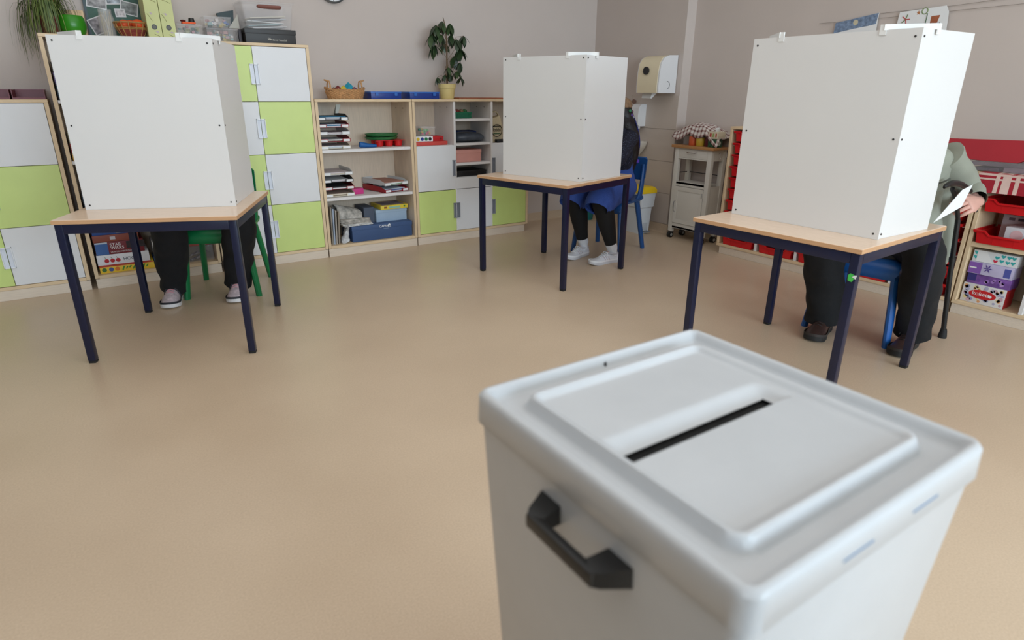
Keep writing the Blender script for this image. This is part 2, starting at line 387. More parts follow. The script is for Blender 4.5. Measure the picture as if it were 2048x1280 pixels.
def screen(label, a, b, c, top=1.475, cf=.14, cw=.15, cl=.135):
    """front panel a->b, wing b->c and a mirrored wing at a"""
    a, b, c = (Vector((*p, 0)) for p in (a, b, c)); t = thing('voting_screen', label, 'screen', (*a.lerp(b, .5).xy, .7), 0, 'folding voting screens')
    u = (b - a).normalized(); n = Vector((u.y, -u.x, 0)); w = (c - b).normalized(); wn = Vector((w.y, -w.x, 0))
    # mirrored wing direction about the front panel's normal
    w2 = (w - 2 * w.dot(u) * u)
    d = a + w2 * (c - b).length; th = .008
    def slab(name, p, q, inward):
        e = (q - p).normalized(); r = [p, q, q + inward * th, p + inward * th]; mb = MB()
        mb.loft([[v + Vector((0, 0, .7005)) for v in r], [v + Vector((0, 0, top)) for v in r]]); return make(name, mb, board, t)
    slab('front_panel', a, b, -n)
    slab('wing_panel', b - u * .0085 + w * .001, c, -u); slab('wing_panel', a + u * .0085 + w2 * .001, d, u)
    def bar(p, q, hook):
        e = (q - p).normalized(); s = Vector((-e.y, e.x, 0)) * .011; mb = MB()
        mb.loft([[p + s, p - s, p - s + Vector((0, 0, .005)), p + s + Vector((0, 0, .005))], [q + s, q - s, q - s + Vector((0, 0, .005)), q + s + Vector((0, 0, .005))]])
        for z in (1, -1):
            mb.loft([[p + s * z, p + s * .7 * z, p + s * .7 * z + Vector((0, 0, -.016)), p + s * z + Vector((0, 0, -.016))], [q + s * z, q + s * .7 * z, q + s * .7 * z + Vector((0, 0, -.016)), q + s * z + Vector((0, 0, -.016))]])
        for x, o in ((p, hook[0]), (q, hook[1])):
            f = o.cross(Vector((0, 0, 1))) * .012; mb.loft([[x + f + o * .004 + Vector((0, 0, -.032)), x - f + o * .004 + Vector((0, 0, -.032)), x - f + o * .0005 + Vector((0, 0, -.032)), x + f + o * .0005 + Vector((0, 0, -.032))],
                                                             [x + f + o * .004 + Vector((0, 0, .005)), x - f + o * .004 + Vector((0, 0, .005)), x - f + o * .0005 + Vector((0, 0, .005)), x + f + o * .0005 + Vector((0, 0, .005))]])
        return make('corner_clip', mb, boarde, t)
    z = Vector((0, 0, top + .014)); wo = Vector((w.y, -w.x, 0)); w2o = Vector((-w2.y, w2.x, 0))
    bar(b - u * cf + z, b + w * cw + z, (n, wo)); bar(a + u * cl + z, a + w2 * cl + z, (n, w2o))
    for zz in (.722, 1.09, 1.452):
        pts = [(a + u * .022, n), (b - u * .022, n), (b + w * .018, wo), (a + w2 * .018, w2o)]
        for p, o in pts:
            make('screw', MB().tube([p + Vector((0, 0, zz)) - o * .001, p + Vector((0, 0, zz)) + o * .0015], .0042, 8), screwm, t)
    return t
screen('white folding voting screen on the table in front of the tall shelf', (-.071, 3.625), (.563, 3.361), (.753, 3.845), cf=.14, cw=.16)
screen('white folding voting screen on the table near the washing corner', (2.436, 3.783), (2.644, 3.161), (3.083, 3.262), top=1.468, cf=.137, cw=.109)
screen('white folding voting screen on the table behind the ballot box', (2.565, 1.912), (2.583, 1.216), (2.995, 1.214), top=1.48, cf=.14, cw=.11)

def chair(label, m, loc, rz, w=.40):
    t = thing('plastic_chair', label, 'chair', loc, rz)
    h = w / 2; rings = []
    # seat: shaped shell, front edge rolled down
    prof = [(-.235, .375), (-.232, .405), (-.215, .43), (-.18, .441), (-.06, .436), (.08, .430), (.17, .434), (.2, .452)]
    mb = MB(); top = []; 
    for y, z in prof: top.append((y, z))
    under = [(y + (.02 if y < -.2 else 0), z - .022) for y, z in prof][::-1]
    loop = top + under; sec = []
    for x, k in ((-h, .6), (-h + .012, .95), (-h + .05, 1), (0, 1.0), (h - .05, 1), (h - .012, .95), (h, .6)):
        dip = -.008 * (1 - (x / h) ** 2)
        zc = .42
        sec.append([Vector((x, y * (1 if k > .9 else .97), zc + (z - zc) * k + dip * (1 if -.15 < y < .18 else .3))) for y, z in loop])
    mb.loft(sec); make('seat', mb, m, t, world=False, smooth=50)
    # backrest: curved plate
    mb = MB(); sec = []
    for x in [h * q for q in (-1, -.94, -.6, -.2, .2, .6, .94, 1)]:
        yb = .215 - .028 * (x / h) ** 2; e = .012 if abs(x) > .95 * h else 0
        sec.append([Vector((x, yb + .0 + .02 * 0, .575 + e)), Vector((x, yb + .018, .58 + e)), Vector((x, yb + .038, .745 - e)), Vector((x, yb + .032, .757 - e)), Vector((x, yb + .02, .75 - e))])
    mb.loft(sec); make('backrest', mb, m, t, world=False, smooth=50)
    for sx in (-1, 1):
        mb = MB(); limb(mb, [(sx * .165, -.175, .425, .022, .026), (sx * .18, -.19, .36, .021, .026), (sx * .215, -.222, .01, .019, .022), (sx * .216, -.224, 0, .019, .022)], 10, sub=3)
        make('leg', mb, m, t, world=False)
        mb = MB(); limb(mb, [(sx * .165, .13, .425, .02, .028), (sx * .18, .15, .34, .02, .03), (sx * .214, .222, .01, .018, .022), (sx * .215, .224, 0, .018, .022)], 10, sub=3)
        make('leg', mb, m, t, world=False)
        mb = MB(); limb(mb, [(sx * .172, .12, .40, .017, .03), (sx * .178, .165, .45, .017, .03), (sx * .18, .19, .56, .016, .024), (sx * .172, .212, .70, .015, .012)], 10, sub=4)
        make('back_support', mb, m, t, world=False)
    return t
chair('green plastic school chair under the left voting table', greenc, (.625, 4.354, 0), RAD(-22.5))
chair('blue plastic school chair of the voter in white sneakers', bluec2, (3.512, 3.805, 0), RAD(-68.3))
chair('blue plastic school chair of the voter with the walking cane', bluec, (3.493, 1.64, 0), RAD(-82.7))

# ================================================================== ballot box (foreground)
bx = thing('ballot_box', 'grey plastic ballot box with lid slot and black side handle, in the foreground', 'ballot box', (.582, .4235, 0))
X0, X1, Y0, Y1, ZT = .366, .798, .205, .642, .88
def sdf(x, y, r, inset=0):
    cx, cy, hx, hy = (X0 + X1) / 2, (Y0 + Y1) / 2, (X1 - X0) / 2 - inset, (Y1 - Y0) / 2 - inset
    qx, qy = abs(x - cx) - hx + r, abs(y - cy) - hy + r
    return -(math.hypot(max(qx, 0), max(qy, 0)) + min(max(qx, qy), 0) - r)
def sstep(a, b, x):
    t = min(1, max(0, (x - a) / (b - a))); return t * t * (3 - 2 * t)
SX0, SX1, SY = .441, .703, .4135
def lid_h(x, y):
    d = sdf(x, y, .022); z = ZT
    z -= .006 * (1 - sstep(0, .005, d))                                     # rounded outer edge
    z -= .017 * sstep(.010, .023, d)                                        # down into the channel
    d2 = sdf(x, y, .03, .0405)
    z += .017 * sstep(.001, .011, d2) - .008 * sstep(.015, .026, d2)        # raised ring, inner field slightly lower
    if y >= SY - .004:                                                      # trough leading down to the slot
        k = 1 - sstep(SY + .019, SY + .050, y)
        ex = sstep(SX0 - .016, SX0 + .006, x) * (1 - sstep(SX1 - .004, SX1 + .022, x))
        z -= .011 * k * ex
    return z
NXY = 126; lid = MB(); idx = {}
gx = [X0 + (X1 - X0) * i / NXY for i in range(NXY + 1)]; gy = [Y0 + (Y1 - Y0) * i / NXY for i in range(NXY + 1)]
for i, x in enumerate(gx):
    for j, y in enumerate(gy):
        d = sdf(x, y, .022); px, py = x, y
        if d < -1e-6:                                                        # pull the corner vertices onto the rounded outline
            cx = X0 + .022 if x < (X0 + X1) / 2 else X1 - .022; cy = Y0 + .022 if y < (Y0 + Y1) / 2 else Y1 - .022
            v = Vector((x - cx, y - cy)).normalized() * .022; px, py = cx + v.x, cy + v.y
        idx[i, j] = len(lid.v); lid.v.append(Vector((px, py, lid_h(px, py))))
for i in range(NXY):
    for j in range(NXY):
        xm, ym = (gx[i] + gx[i + 1]) / 2, (gy[j] + gy[j + 1]) / 2
        if SX0 < xm < SX1 and SY - .003 < ym < SY + .0205: continue
        lid.f.append([idx[i, j], idx[i + 1, j], idx[i + 1, j + 1], idx[i, j + 1]]); lid.m.append(0)
# skirt
loop = [(i, 0) for i in range(NXY)] + [(NXY, j) for j in range(NXY)] + [(i, NXY) for i in range(NXY, 0, -1)] + [(0, j) for j in range(NXY, 0, -1)]
prev = [idx[k] for k in loop]
for dz, gr in ((.014, .0), (.042, .001), (.044, -.001), (.044, -.0035), (.03, -.004)):
    cur = []
    for k, p in enumerate(loop):
        v = lid.v[idx[p]]; c = Vector(((X0 + X1) / 2, (Y0 + Y1) / 2, 0)); o = Vector((v.x - c.x, v.y - c.y, 0)); s = 1 + gr / .216
        cur.append(len(lid.v)); lid.v.append(Vector((c.x + o.x * s, c.y + o.y * s, ZT - dz)))
    for k in range(len(loop)):
        k2 = (k + 1) % len(loop); lid.f.append([prev[k], prev[k2], cur[k2], cur[k]]); lid.m.append(0)
    prev = cur
make('lid', lid, boxg, bx, smooth=50)
# dark well below the slot
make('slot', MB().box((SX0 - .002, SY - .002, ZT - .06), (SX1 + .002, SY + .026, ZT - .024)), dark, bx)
def rrect(x0, x1, y0, y1, r, z, n=5):
    o = []
    for cx, cy, a0 in ((x1 - r, y1 - r, 0), (x0 + r, y1 - r, 90), (x0 + r, y0 + r, 180), (x1 - r, y0 + r, 270)):
        for k in range(n + 1):
            a = RAD(a0 + 90 * k / n); o.append(Vector((cx + r * math.cos(a), cy + r * math.sin(a), z)))
    return o
tp = .036
body = MB().loft([rrect(X0 + .004, X1 - .004, Y0 + .004, Y1 - .004, .02, ZT - .036), rrect(X0 + .008, X1 - .008, Y0 + .008, Y1 - .008, .02, ZT - .12),
                  rrect(X0 + .007 + tp, X1 - .007 - tp, Y0 + .007 + tp, Y1 - .007 - tp, .025, .012), rrect(X0 + .015 + tp, X1 - .015 - tp, Y0 + .015 + tp, Y1 - .015 - tp, .02, 0)], caps=(False, True))
make('body', body, boxg, bx)
hm = MB(); xw = X0 + .0065; hz = .796
for y0, y1, s in ((.455, .492, 1), (.336, .373, -1)):
    ya, yb = (y1, y0) if s > 0 else (y0, y1)     # outer, inner
    p = [Vector((xw + .001, ya, hz - .013)), Vector((xw + .001, yb, hz - .013)), Vector((xw + .001, yb, hz + .013)), Vector((xw + .001, ya, hz + .013))]
    q = [Vector((xw - .03, ya - s * .016, hz - .010)), Vector((xw - .026, yb - s * .004, hz - .010)), Vector((xw - .026, yb - s * .004, hz + .010)), Vector((xw - .03, ya - s * .016, hz + .010))]
    q2 = [Vector((xw - .038, ya - s * .024, hz - .009)), Vector((xw - .026, yb - s * .006, hz - .009)), Vector((xw - .026, yb - s * .006, hz + .009)), Vector((xw - .038, ya - s * .024, hz + .009))]
    hm.loft([p, q, q2])
hm.box((xw - .0385, .357, hz - .009), (xw - .0265, .471, hz + .009), bev=.003)
make('handle', hm, black, bx)
for x0, x1 in ((.50, .552), (.628, .68)):
    make('latch_slit', MB().box((x0, Y0 - .0012, ZT - .0265), (x1, Y0 + .002, ZT - .0245)), M((120, 140, 165), .6), bx)
make('scuff_mark', MB().ball((.585, Y1 - .019, ZT - .0105), (.0022, .0016, .004)), dark, bx)

# ================================================================== people
def skin_mesh(joints, bones, root):
    """continuous body surface grown on a joint skeleton"""
    names = list(joints); me = bpy.data.meshes.new('tmp')
    me.from_pydata([joints[n][:3] for n in names], [(names.index(a), names.index(b)) for a, b in bones], [])
    o = bpy.data.objects.new('tmp', me); COL.objects.link(o)
    o.modifiers.new('s', 'SKIN'); o.modifiers['s'].use_smooth_shade = True
    ss = o.modifiers.new('d', 'SUBSURF'); ss.levels = 2; ss.render_levels = 2
    sv = me.skin_vertices[0].data
    for i, n in enumerate(names):
        r = joints[n][3:]; sv[i].radius = (r[0], r[-1]); sv[i].use_root = (n == root)
    dg = bpy.context.evaluated_depsgraph_get(); m2 = bpy.data.meshes.new_from_object(o.evaluated_get(dg))
    vs = [v.co.copy() for v in m2.vertices]; fs = [list(p.vertices) for p in m2.polygons]
    bpy.data.objects.remove(o); bpy.data.meshes.remove(me); bpy.data.meshes.remove(m2)
    return vs, fs
EYEW, IRIS, LIP = M((236, 232, 226), .3), M((70, 50, 36), .25), M((180, 108, 100), .5)
def head(mb, c, yaw, pitch=0, k=1.0):
    """head with face; local +y looks along yaw (0 = +y); mats: 0 skin, 1 eye white, 2 iris, 3 lips"""
    X = Matrix.Translation(Vector(c)) @ Matrix.Rotation(yaw, 4, 'Z') @ Matrix.Rotation(pitch, 4, 'X') @ Matrix.Scale(k, 4)
    b = bmesh.new(); bmesh.ops.create_uvsphere(b, u_segments=40, v_segments=28, radius=1)
    g = lambda x, z, x0, z0, sx, sz: math.exp(-((x - x0) / sx) ** 2 - ((z - z0) / sz) ** 2)
    for v in b.verts:
        x, y, z = v.co; p = Vector((x * .073, y * .094, z * .115))
        if z < 0: p.x *= 1 - .30 * (-z) ** 1.6; p.y = p.y * (1 - .12 * (-z) ** 2) + .012 * (-z)
        if y < 0 and z < -.2: p.y *= 1 - .35 * (-z - .2)
        if y > 0:
            f = y
            p.y += f * (.026 * g(p.x, p.z, 0, -.022, .012, .014) + .013 * g(p.x, p.z, 0, .0, .009, .02) + .006 * g(p.x, p.z, 0, -.058, .022, .008) + .008 * g(p.x, p.z, 0, -.095, .022, .015)
                        - .010 * (g(p.x, p.z, .031, .008, .015, .011) + g(p.x, p.z, -.031, .008, .015, .011)) + .005 * (g(p.x, p.z, .03, .028, .02, .007) + g(p.x, p.z, -.03, .028, .02, .007))
                        + .004 * (g(p.x, p.z, .04, -.03, .018, .018) + g(p.x, p.z, -.04, -.03, .018, .018)))
        v.co = p
    mb.bm(b, 0, X)
    for s in (-1, 1):
        mb.ball((0, 0, 0), 1, 1, X @ Matrix.Translation((s * .031, .076, .008)) @ Matrix.Diagonal((.0125, .0125, .009, 1)), 10, 7)
        mb.ball((0, 0, 0), 1, 2, X @ Matrix.Translation((s * .031, .0855, .008)) @ Matrix.Diagonal((.0055, .004, .0055, 1)), 8, 6)
        mb.ball((0, 0, 0), 1, 0, X @ Matrix.Translation((s * .074, -.006, -.004)) @ Matrix.Rotation(s * .25, 4, 'Z') @ Matrix.Diagonal((.008, .019, .031, 1)), 10, 8)
    mb.ball((0, 0, 0), 1, 3, X @ Matrix.Translation((0, .099, -.0575)) @ Matrix.Diagonal((.022, .006, .0065, 1)), 10, 6)
    return X
def hand(mb, wrist, d, n, curl=(.5, .6, .7, .8), thumb_side=1, size=1.0, spread=.09):
    """palm plus five bent fingers. d = direction wrist->knuckles, n = palm-down normal; thumb on thumb_side"""
    d = Vector(d).normalized(); n = Vector(n); n = (n - d * n.dot(d)).normalized(); s = d.cross(n).normalized() * thumb_side; w0 = Vector(wrist)
    P = lambda a, b, c: w0 + (d * a + s * b + n * c) * size
    ring = lambda a, hw, ht: [P(a, hw * math.cos(t) * (1), ht * math.sin(t)) for t in [2 * math.pi * i / 14 for i in range(14)]]
    mb.loft([ring(-.03, .026, .02), ring(0, .027, .019), ring(.03, .036, .017), ring(.06, .041, .015), ring(.085, .041, .013), ring(.096, .036, .009)])
    for k, (b, L) in enumerate(zip((.030, .010, -.010, -.029), (.070, .078, .073, .058))):
        c = curl[k]; a0 = .085; pts = [P(.07, b * .95, 0)]; ang = 0.15 + spread * 0; cur = Vector((a0, b, 0))
        pts.append(P(*cur))
        for j, q in enumerate((.46, .30, .24)):
            ang += c * (.75, 1.0, .7)[j]; cur = cur + Vector((math.cos(ang) * L * q, b * .10 * q, math.sin(ang) * L * q)); pts.append(P(*cur))
        r = [.0095, .0098, .0088, .0080, .0066]
        limb(mb, [(*p, rr * size, rr * size) for p, rr in zip(pts, r)], 10, sub=3)
    pts = [P(.015, .022, .004), P(.04, .043, .012), P(.068, .052, .024), P(.09, .048, .036)]
    limb(mb, [(*p, r * size, r * size) for p, r in zip(pts, (.014, .0125, .0105, .008))], 10, sub=3)
def person_body(name, parent, J, headc, yaw, pitch, hands):
    """J: joints name -> (x,y,z,r[,r2])"""
    bones = [('pelvis', 'belly'), ('belly', 'chest'), ('chest', 'neck0'), ('neck0', 'neck'), ('neck', 'skull')]
    for q in 'ab': bones += [('pelvis', 'hip' + q), ('hip' + q, 'knee' + q), ('knee' + q, 'calf' + q), ('calf' + q, 'ankle' + q), ('ankle' + q, 'toe' + q), ('chest', 'shoulder' + q), ('shoulder' + q, 'elbow' + q), ('elbow' + q, 'wrist' + q)]
    mb = MB(); mb.add(*skin_mesh(J, bones, 'pelvis')); head(mb, headc, yaw, pitch)
    for h in hands: hand(mb, *h[0], **h[1])
    return make(name, mb, [skin, EYEW, IRIS, LIP], parent, smooth=80)
def joints(hip, f, knees, ankles, toes, shz, lean, sh_w, elbows, wrists, headc, k=1.0):
    """f = facing unit vector; a = the side at f rotated +90 deg (their left)"""
    f = Vector((*f, 0)).normalized(); l = Vector((-f.y, f.x, 0)); h = Vector(hip); ch = Vector((*(h + f * lean).xy, shz))
    J = {'pelvis': (*h, .13 * k, .11 * k), 'belly': (*(h.lerp(ch, .42)), .125 * k, .105 * k), 'chest': (*(h.lerp(ch, .82)), .13 * k, .11 * k)}
    hc = Vector(headc); J['neck0'] = (*(ch + Vector((0, 0, .02))), .062, .062); J['neck'] = (*((ch + Vector((0, 0, .02))).lerp(hc, .45)), .052, .052); J['skull'] = (*hc, .05, .05)
    for q, s in (('a', 1), ('b', -1)):
        i = 0 if s > 0 else 1
        J['hip' + q] = (*(h + l * s * .09 + f * .04), .095 * k, .09 * k); J['knee' + q] = (*knees[i], .062 * k, .062 * k)
        kn, an = Vector(knees[i]), Vector(ankles[i]); J['calf' + q] = (*kn.lerp(an, .3), .058 * k, .058 * k); J['ankle' + q] = (*an, .03, .03); J['toe' + q] = (*(an.lerp(Vector(toes[i]), .55)[:2]), .035, .022, .018)
        J['shoulder' + q] = (*(ch + l * s * (sh_w - .03) - Vector((0, 0, .07))), .05 * k, .05 * k); J['elbow' + q] = (*elbows[i], .036 * k, .036 * k); J['wrist' + q] = (*wrists[i], .028, .024)
    return J
def shoe(parent, toe, heel, ms, name='shoe', wd=.095, h=.075, sole=.022, lab=None, collar=.1, laces=None, stripes=None):
    """ms = upper, sole, midband"""
    t, he = Vector((*toe, 0)), Vector((*heel, 0)); u = (t - he).normalized(); s = Vector((-u.y, u.x, 0)); L = (t - he).length
    P = lambda a, b, z: he + u * (a * L) + s * b + Vector((0, 0, z))
    outline = [(0, .55), (.03, .66), (.12, .72), (.3, .70), (.5, .78), (.68, .98), (.82, 1.0), (.92, .82), (.98, .48), (1.0, .2)]
    hw = wd / 2
    def ring(z, k):
        return [P(.5 + (a - .5) * k, b * hw * k, z + (.008 * max(0, a - .8) / .2)) for a, b in outline] + [P(.5 + (a - .5) * k, -b * hw * k, z + (.008 * max(0, a - .8) / .2)) for a, b in outline[::-1]]
    so = MB().loft([ring(0, .95), ring(.004, 1), ring(sole, 1.0), ring(sole + .002, .96)])
    up = MB(); top = [(0.0, h * 1.0), (.12, h * 1.02), (.26, h * 1.08), (.38, h * 1.14), (.50, h * .98), (.62, h * .80), (.74, h * .66), (.86, h * .56), (.95, h * .42), (.995, sole + .004)]
    rings = []
    wf = lambda a: next(b0 + (b1 - b0) * (a - a0) / (a1 - a0) for (a0, b0), (a1, b1) in zip(outline, outline[1:]) if a0 <= a <= a1)
    for a, z in top:
        b = wf(a) * hw * .98; r = []
        for k in range(13):
            an = math.pi * k / 12; c, q = math.cos(an), math.sin(an); r.append(P(a, b * (abs(c) ** .7) * (1 if c > 0 else -1) * (1 - .25 * q), sole - .004 + (z - sole + .004) * q ** .8))
        rings.append(r)
    up.loft(rings, closed=False, caps=(True, True))
    o = make(name, up, ms[0], parent, smooth=60); make('sole', so, ms[1], o)
    if len(ms) > 2:
        mbd = MB().loft([ring(sole - .001, 1.012), ring(sole + .012, 1.006)], caps=(False, False)); make('foxing_band', mbd, ms[2], o)
    col = MB(); cp = [P(.015, 0, h * 1.0)] + [P(a, b, z * h) for a, b, z in ((.06, .024, 1.0), (.16, .032, 1.0), (.28, .033, 1.06), (.38, .026, 1.12), (.42, 0, 1.14), (.38, -.026, 1.12), (.28, -.033, 1.06), (.16, -.032, 1.0), (.06, -.024, 1.0))]
    col.tube(cp + [cp[0], cp[1]], .0062, 8); make('collar', col, ms[3] if len(ms) > 3 else ms[0], o)
    if laces:
        lm = MB()
        for i in range(5):
            a = .42 + .06 * i; zt = h * (1.10 - (a - .42) * 1.45) + .003
            lm.tube([P(a, -.02, zt - .006), P(a + .01, 0, zt + .002), P(a, .02, zt - .006)], .0028, 6); 
        for sg in (-1, 1): lm.tube([P(.42, 0, h * 1.12), P(.42, sg * .02, h * 1.12 + .008), P(.46, sg * .034, h * .98), P(.50, sg * .036, h * .84)], .0022, 6)
        make('laces', lm, laces, o)
    if stripes:
        sm = MB()
        for i in range(3):
            a = .36 + .075 * i
            for sg in (-1, 1):
                pts = []
                for k in (.12, .3, .5, .7): 
                    b = wf(a + .06 * k) * hw; an = math.pi / 2 * k
                    pts.append(P(a + .10 * k, sg * (b * math.cos(an) ** .7 * (1 - .25 * math.sin(an)) + .001), sole - .004 + (h * .98 - sole) * math.sin(an) ** .8))
                sm.tube(pts, (.0055), 6, flat=.35)
        make('side_stripe', sm, stripes, o)
    return o
def trouser_leg(mb, hip, knee, ankle, r, hem, seed, wr=.16):
    h, k, a = Vector(hip), Vector(knee), Vector(ankle); b = k.lerp(a, .5); bb = (k - h).normalized() * .012
    limb(mb, [(*h, r[0], r[0]), (*h.lerp(k, .55), r[1], r[1]), (*(k - (k - h) * .10 + Vector((0, 0, .012))), r[2], r[2]), (*(k + bb - Vector((0, 0, .05))), r[2] * .98, r[2] * .98), (*(b + bb * .3), r[3], r[3]), (*a.lerp(b, .25), hem, hem), (*a, hem * 1.03, hem * 1.03)], 28, sub=8, wrinkle=wr, seed=seed, wfreq=13)

# ---- the voter behind the left screen: black trousers, grey and pink running shoes
blackcl = mat('black_cloth', (17, 18, 22), .9, .15, 30, .25, 300)
p1 = thing('person', 'seated voter in black trousers and grey-pink running shoes, hidden behind the left screen', 'person', (.63, 4.35, 0))
f = Vector((-.383, -.924)); kn = [(.67, 4.02, .525), (.31, 4.13, .525)]; an = [(.64, 4.17, .085), (.285, 4.27, .085)]
J = joints((.63, 4.44, .545), f, kn, an, [(.592, 4.05, .045), (.235, 4.15, .045)], 1.03, .06, .18, [(.73, 4.24, .76), (.40, 4.38, .76)], [(.62, 4.02, .742), (.30, 4.14, .742)], (.59, 4.34, 1.235))
person_body('body', p1, J, (.585, 4.335, 1.245), math.atan2(f.y, f.x) - math.pi / 2, -.25,
            [(((.62, 4.02, .735), (-.5, -.8, -.03), (0, 0, -1)), dict(curl=(.25, .3, .35, .4), thumb_side=1)), (((.30, 4.14, .735), (.1, -.95, -.03), (0, 0, -1)), dict(curl=(.25, .3, .35, .4), thumb_side=-1))])
tr = MB()
for i, s in ((0, 1), (1, -1)):
    hip = Vector((.63, 4.44, .545)) + Vector((.924, -.383, 0)) * s * .09
    trouser_leg(tr, hip, kn[i], Vector(an[i]) + Vector((0, 0, -.01)), (.11, .105, .102, .092), .080, i * 9)
limb(tr, [(.63, 4.47, .47, .12, .12), (.63, 4.46, .54, .185, .14), (.63, 4.45, .66, .17, .13)], 20)
make('trousers', tr, blackcl, p1, smooth=80)
greyfl = mat('dark_grey_cardigan', (40, 40, 46), .95, .1, 20, .3, 200)
jk = MB(); limb(jk, [(.63, 4.45, .56, .20, .155), (.625, 4.44, .75, .185, .14), (.61, 4.41, .92, .20, .135), (.605, 4.40, 1.02, .15, .10), (.60, 4.39, 1.06, .075, .075)], 22, wrinkle=.08)
for e, wv, s in (((.73, 4.24, .76), (.635, 4.04, .742), 1), ((.40, 4.38, .76), (.305, 4.17, .742), -1)):
    sh = Vector((.607, 4.39, .99)) + Vector((.924, -.383, 0)) * s * .17; limb(jk, [(*sh, .07, .075), (*sh.lerp(Vector(e), .5), .064, .064), (*e, .055, .055), (*Vector(e).lerp(Vector(wv), .6), .046, .046), (*wv, .042, .04)], 16, wrinkle=.1, seed=s)
make('cardigan', jk, greyfl, p1, smooth=80)
hr = MB(); limb(hr, [(.60, 4.36, 1.13, .03, .03), (.605, 4.375, 1.17, .078, .07), (.60, 4.365, 1.25, .088, .088), (.59, 4.35, 1.33, .082, .09), (.588, 4.345, 1.37, .03, .035)], 18); make('hair', hr, M((86, 66, 50), .7, .2), p1, smooth=80)
pinkg = mat('grey_pink_mesh', (196, 180, 186), .7, .25, 45)
for i in (0, 1):
    sh = shoe(p1, [(.570, 3.972), (.217, 4.072)][i], [(.672, 4.235), (.305, 4.345)][i], [pinkg, M((226, 224, 226), .6), M((40, 42, 50), .6)], wd=.114, h=.108, sole=.026, laces=M((216, 150, 160), .7), stripes=M((60, 60, 70), .6))

# ---- the voter in the middle: blue dress, black leggings, white socks and sneakers
p2 = thing('person', 'seated long-haired voter in blue dress, black leggings and white sneakers', 'person', (3.5, 3.8, 0))
f = Vector((-.93, -.37)); kn = [(3.13, 3.50, .515), (3.08, 3.74, .515)]; an = [(3.265, 3.485, .09), (3.195, 3.755, .09)]
J = joints((3.50, 3.795, .545), f, kn, an, [(3.15, 3.50, .045), (3.08, 3.735, .045)], 1.0, .0, .165, [(3.30, 3.53, .77), (3.24, 3.88, .77)], [(3.12, 3.58, .742), (3.08, 3.75, .742)], (3.46, 3.735, 1.135), .95)
person_body('body', p2, J, (3.455, 3.735, 1.12), math.atan2(f.y, f.x) - math.pi / 2, -.35,
            [(((3.12, 3.58, .735), (-.9, -.1, -.03), (0, 0, -1)), dict(curl=(.3, .35, .4, .45), thumb_side=-1, size=.92)), (((3.08, 3.75, .735), (-.9, -.35, -.03), (0, 0, -1)), dict(curl=(.3, .35, .4, .45), thumb_side=1, size=.92))])
legm = mat('black_leggings', (12, 13, 16), .8, .1, 40)
lg = MB()
for i, s in ((0, 1), (1, -1)):
    hip = Vector((3.50, 3.795, .53)) + Vector((.37, -.93, 0)) * s * .09; k_, a_ = Vector(kn[i]), Vector(an[i])
    limb(lg, [(*hip, .09, .09), (*hip.lerp(k_, .6), .085, .085), (*(k_ + Vector((0, 0, -.01))), .074, .074), (*k_.lerp(a_, .28), .073, .075), (*k_.lerp(a_, .5), .066, .068), (*k_.lerp(a_, .72), .053, .054), (*k_.lerp(a_, .86), .046, .047)], 20, sub=5)
make('leggings', lg, legm, p2, smooth=80)
sockm = mat('white_sock', (226, 228, 234), .9, .03, 60, .4, 220)
for i in (0, 1):
    sk = MB(); k_, a_ = Vector(kn[i]), Vector(an[i]); limb(sk, [(*k_.lerp(a_, .78), .046, .046), (*k_.lerp(a_, .86), .044, .044), (*k_.lerp(a_, .95), .0405, .041), (*(a_ - Vector((0, 0, .015))), .036, .04), (*(a_ - Vector((0, 0, .04))), .03, .034)], 18, wrinkle=.16, wfreq=28)
    make('sock', sk, sockm, p2, smooth=80)
wsh = mat('white_leather', (218, 219, 226), .5, .03, 20)
for i in (0, 1):
    shoe(p2, [(3.045, 3.497), (2.985, 3.705)][i], [(3.315, 3.477), (3.245, 3.768)][i], [wsh, M((206, 206, 212), .6), M((232, 232, 236), .6), M((196, 196, 204), .6)], wd=.098, h=.072, sole=.024, laces=M((238, 240, 244), .7), stripes=M((214, 196, 196), .5))
blued = mat('royal_blue_cotton', (56, 86, 166), .85, .1, 12, .3, 120)
dr = MB()
for i, s in ((0, 1), (1, -1)):
    k_ = Vector(kn[i]); hip = Vector((3.54, 3.81, .53)) + Vector((.37, -.93, 0)) * s * .095; dv = (k_ - hip).normalized()
    e = k_ + dv * .085 + Vector((0, 0, -.075))
    limb(dr, [(*hip, .11, .105), (*hip.lerp(k_, .5), .118, .112), (*(k_ - dv * .05 + Vector((0, 0, -.02))), .112, .118), (*(k_ + dv * .045 + Vector((0, 0, -.035))), .10, .112), (*e, .088, .092)], 26, sub=6, wrinkle=.14, seed=i * 5, wfreq=9, caps=(True, False))
limb(dr, [(3.50, 3.80, .455, .13, .15), (3.52, 3.80, .52, .165, .21), (3.515, 3.80, .64, .135, .195), (3.51, 3.795, .73, .125, .18)], 24, wrinkle=.08)
make('dress', dr, blued, p2, smooth=80)
dots = bpy.data.materials.new('dotted_navy_cloth'); dots.use_nodes = True; MATS['dots'] = dots
n = dots.node_tree.nodes; L = dots.node_tree.links; b = n['Principled BSDF']; b.inputs['Roughness'].default_value = .9
tc = n.new('ShaderNodeTexCoord'); vo = n.new('ShaderNodeTexVoronoi'); vo.inputs['Scale'].default_value = 95; L.new(tc.outputs['Object'], vo.inputs['Vector'])
cr = n.new('ShaderNodeValToRGB'); cr.color_ramp.elements[0].position = .16; cr.color_ramp.elements[1].position = .24; cr.color_ramp.elements[0].color = (*s2l((84, 92, 122)), 1); cr.color_ramp.elements[1].color = (*s2l((24, 26, 42)), 1)
L.new(vo.outputs['Distance'], cr.inputs[0]); L.new(cr.outputs[0], b.inputs['Base Color'])
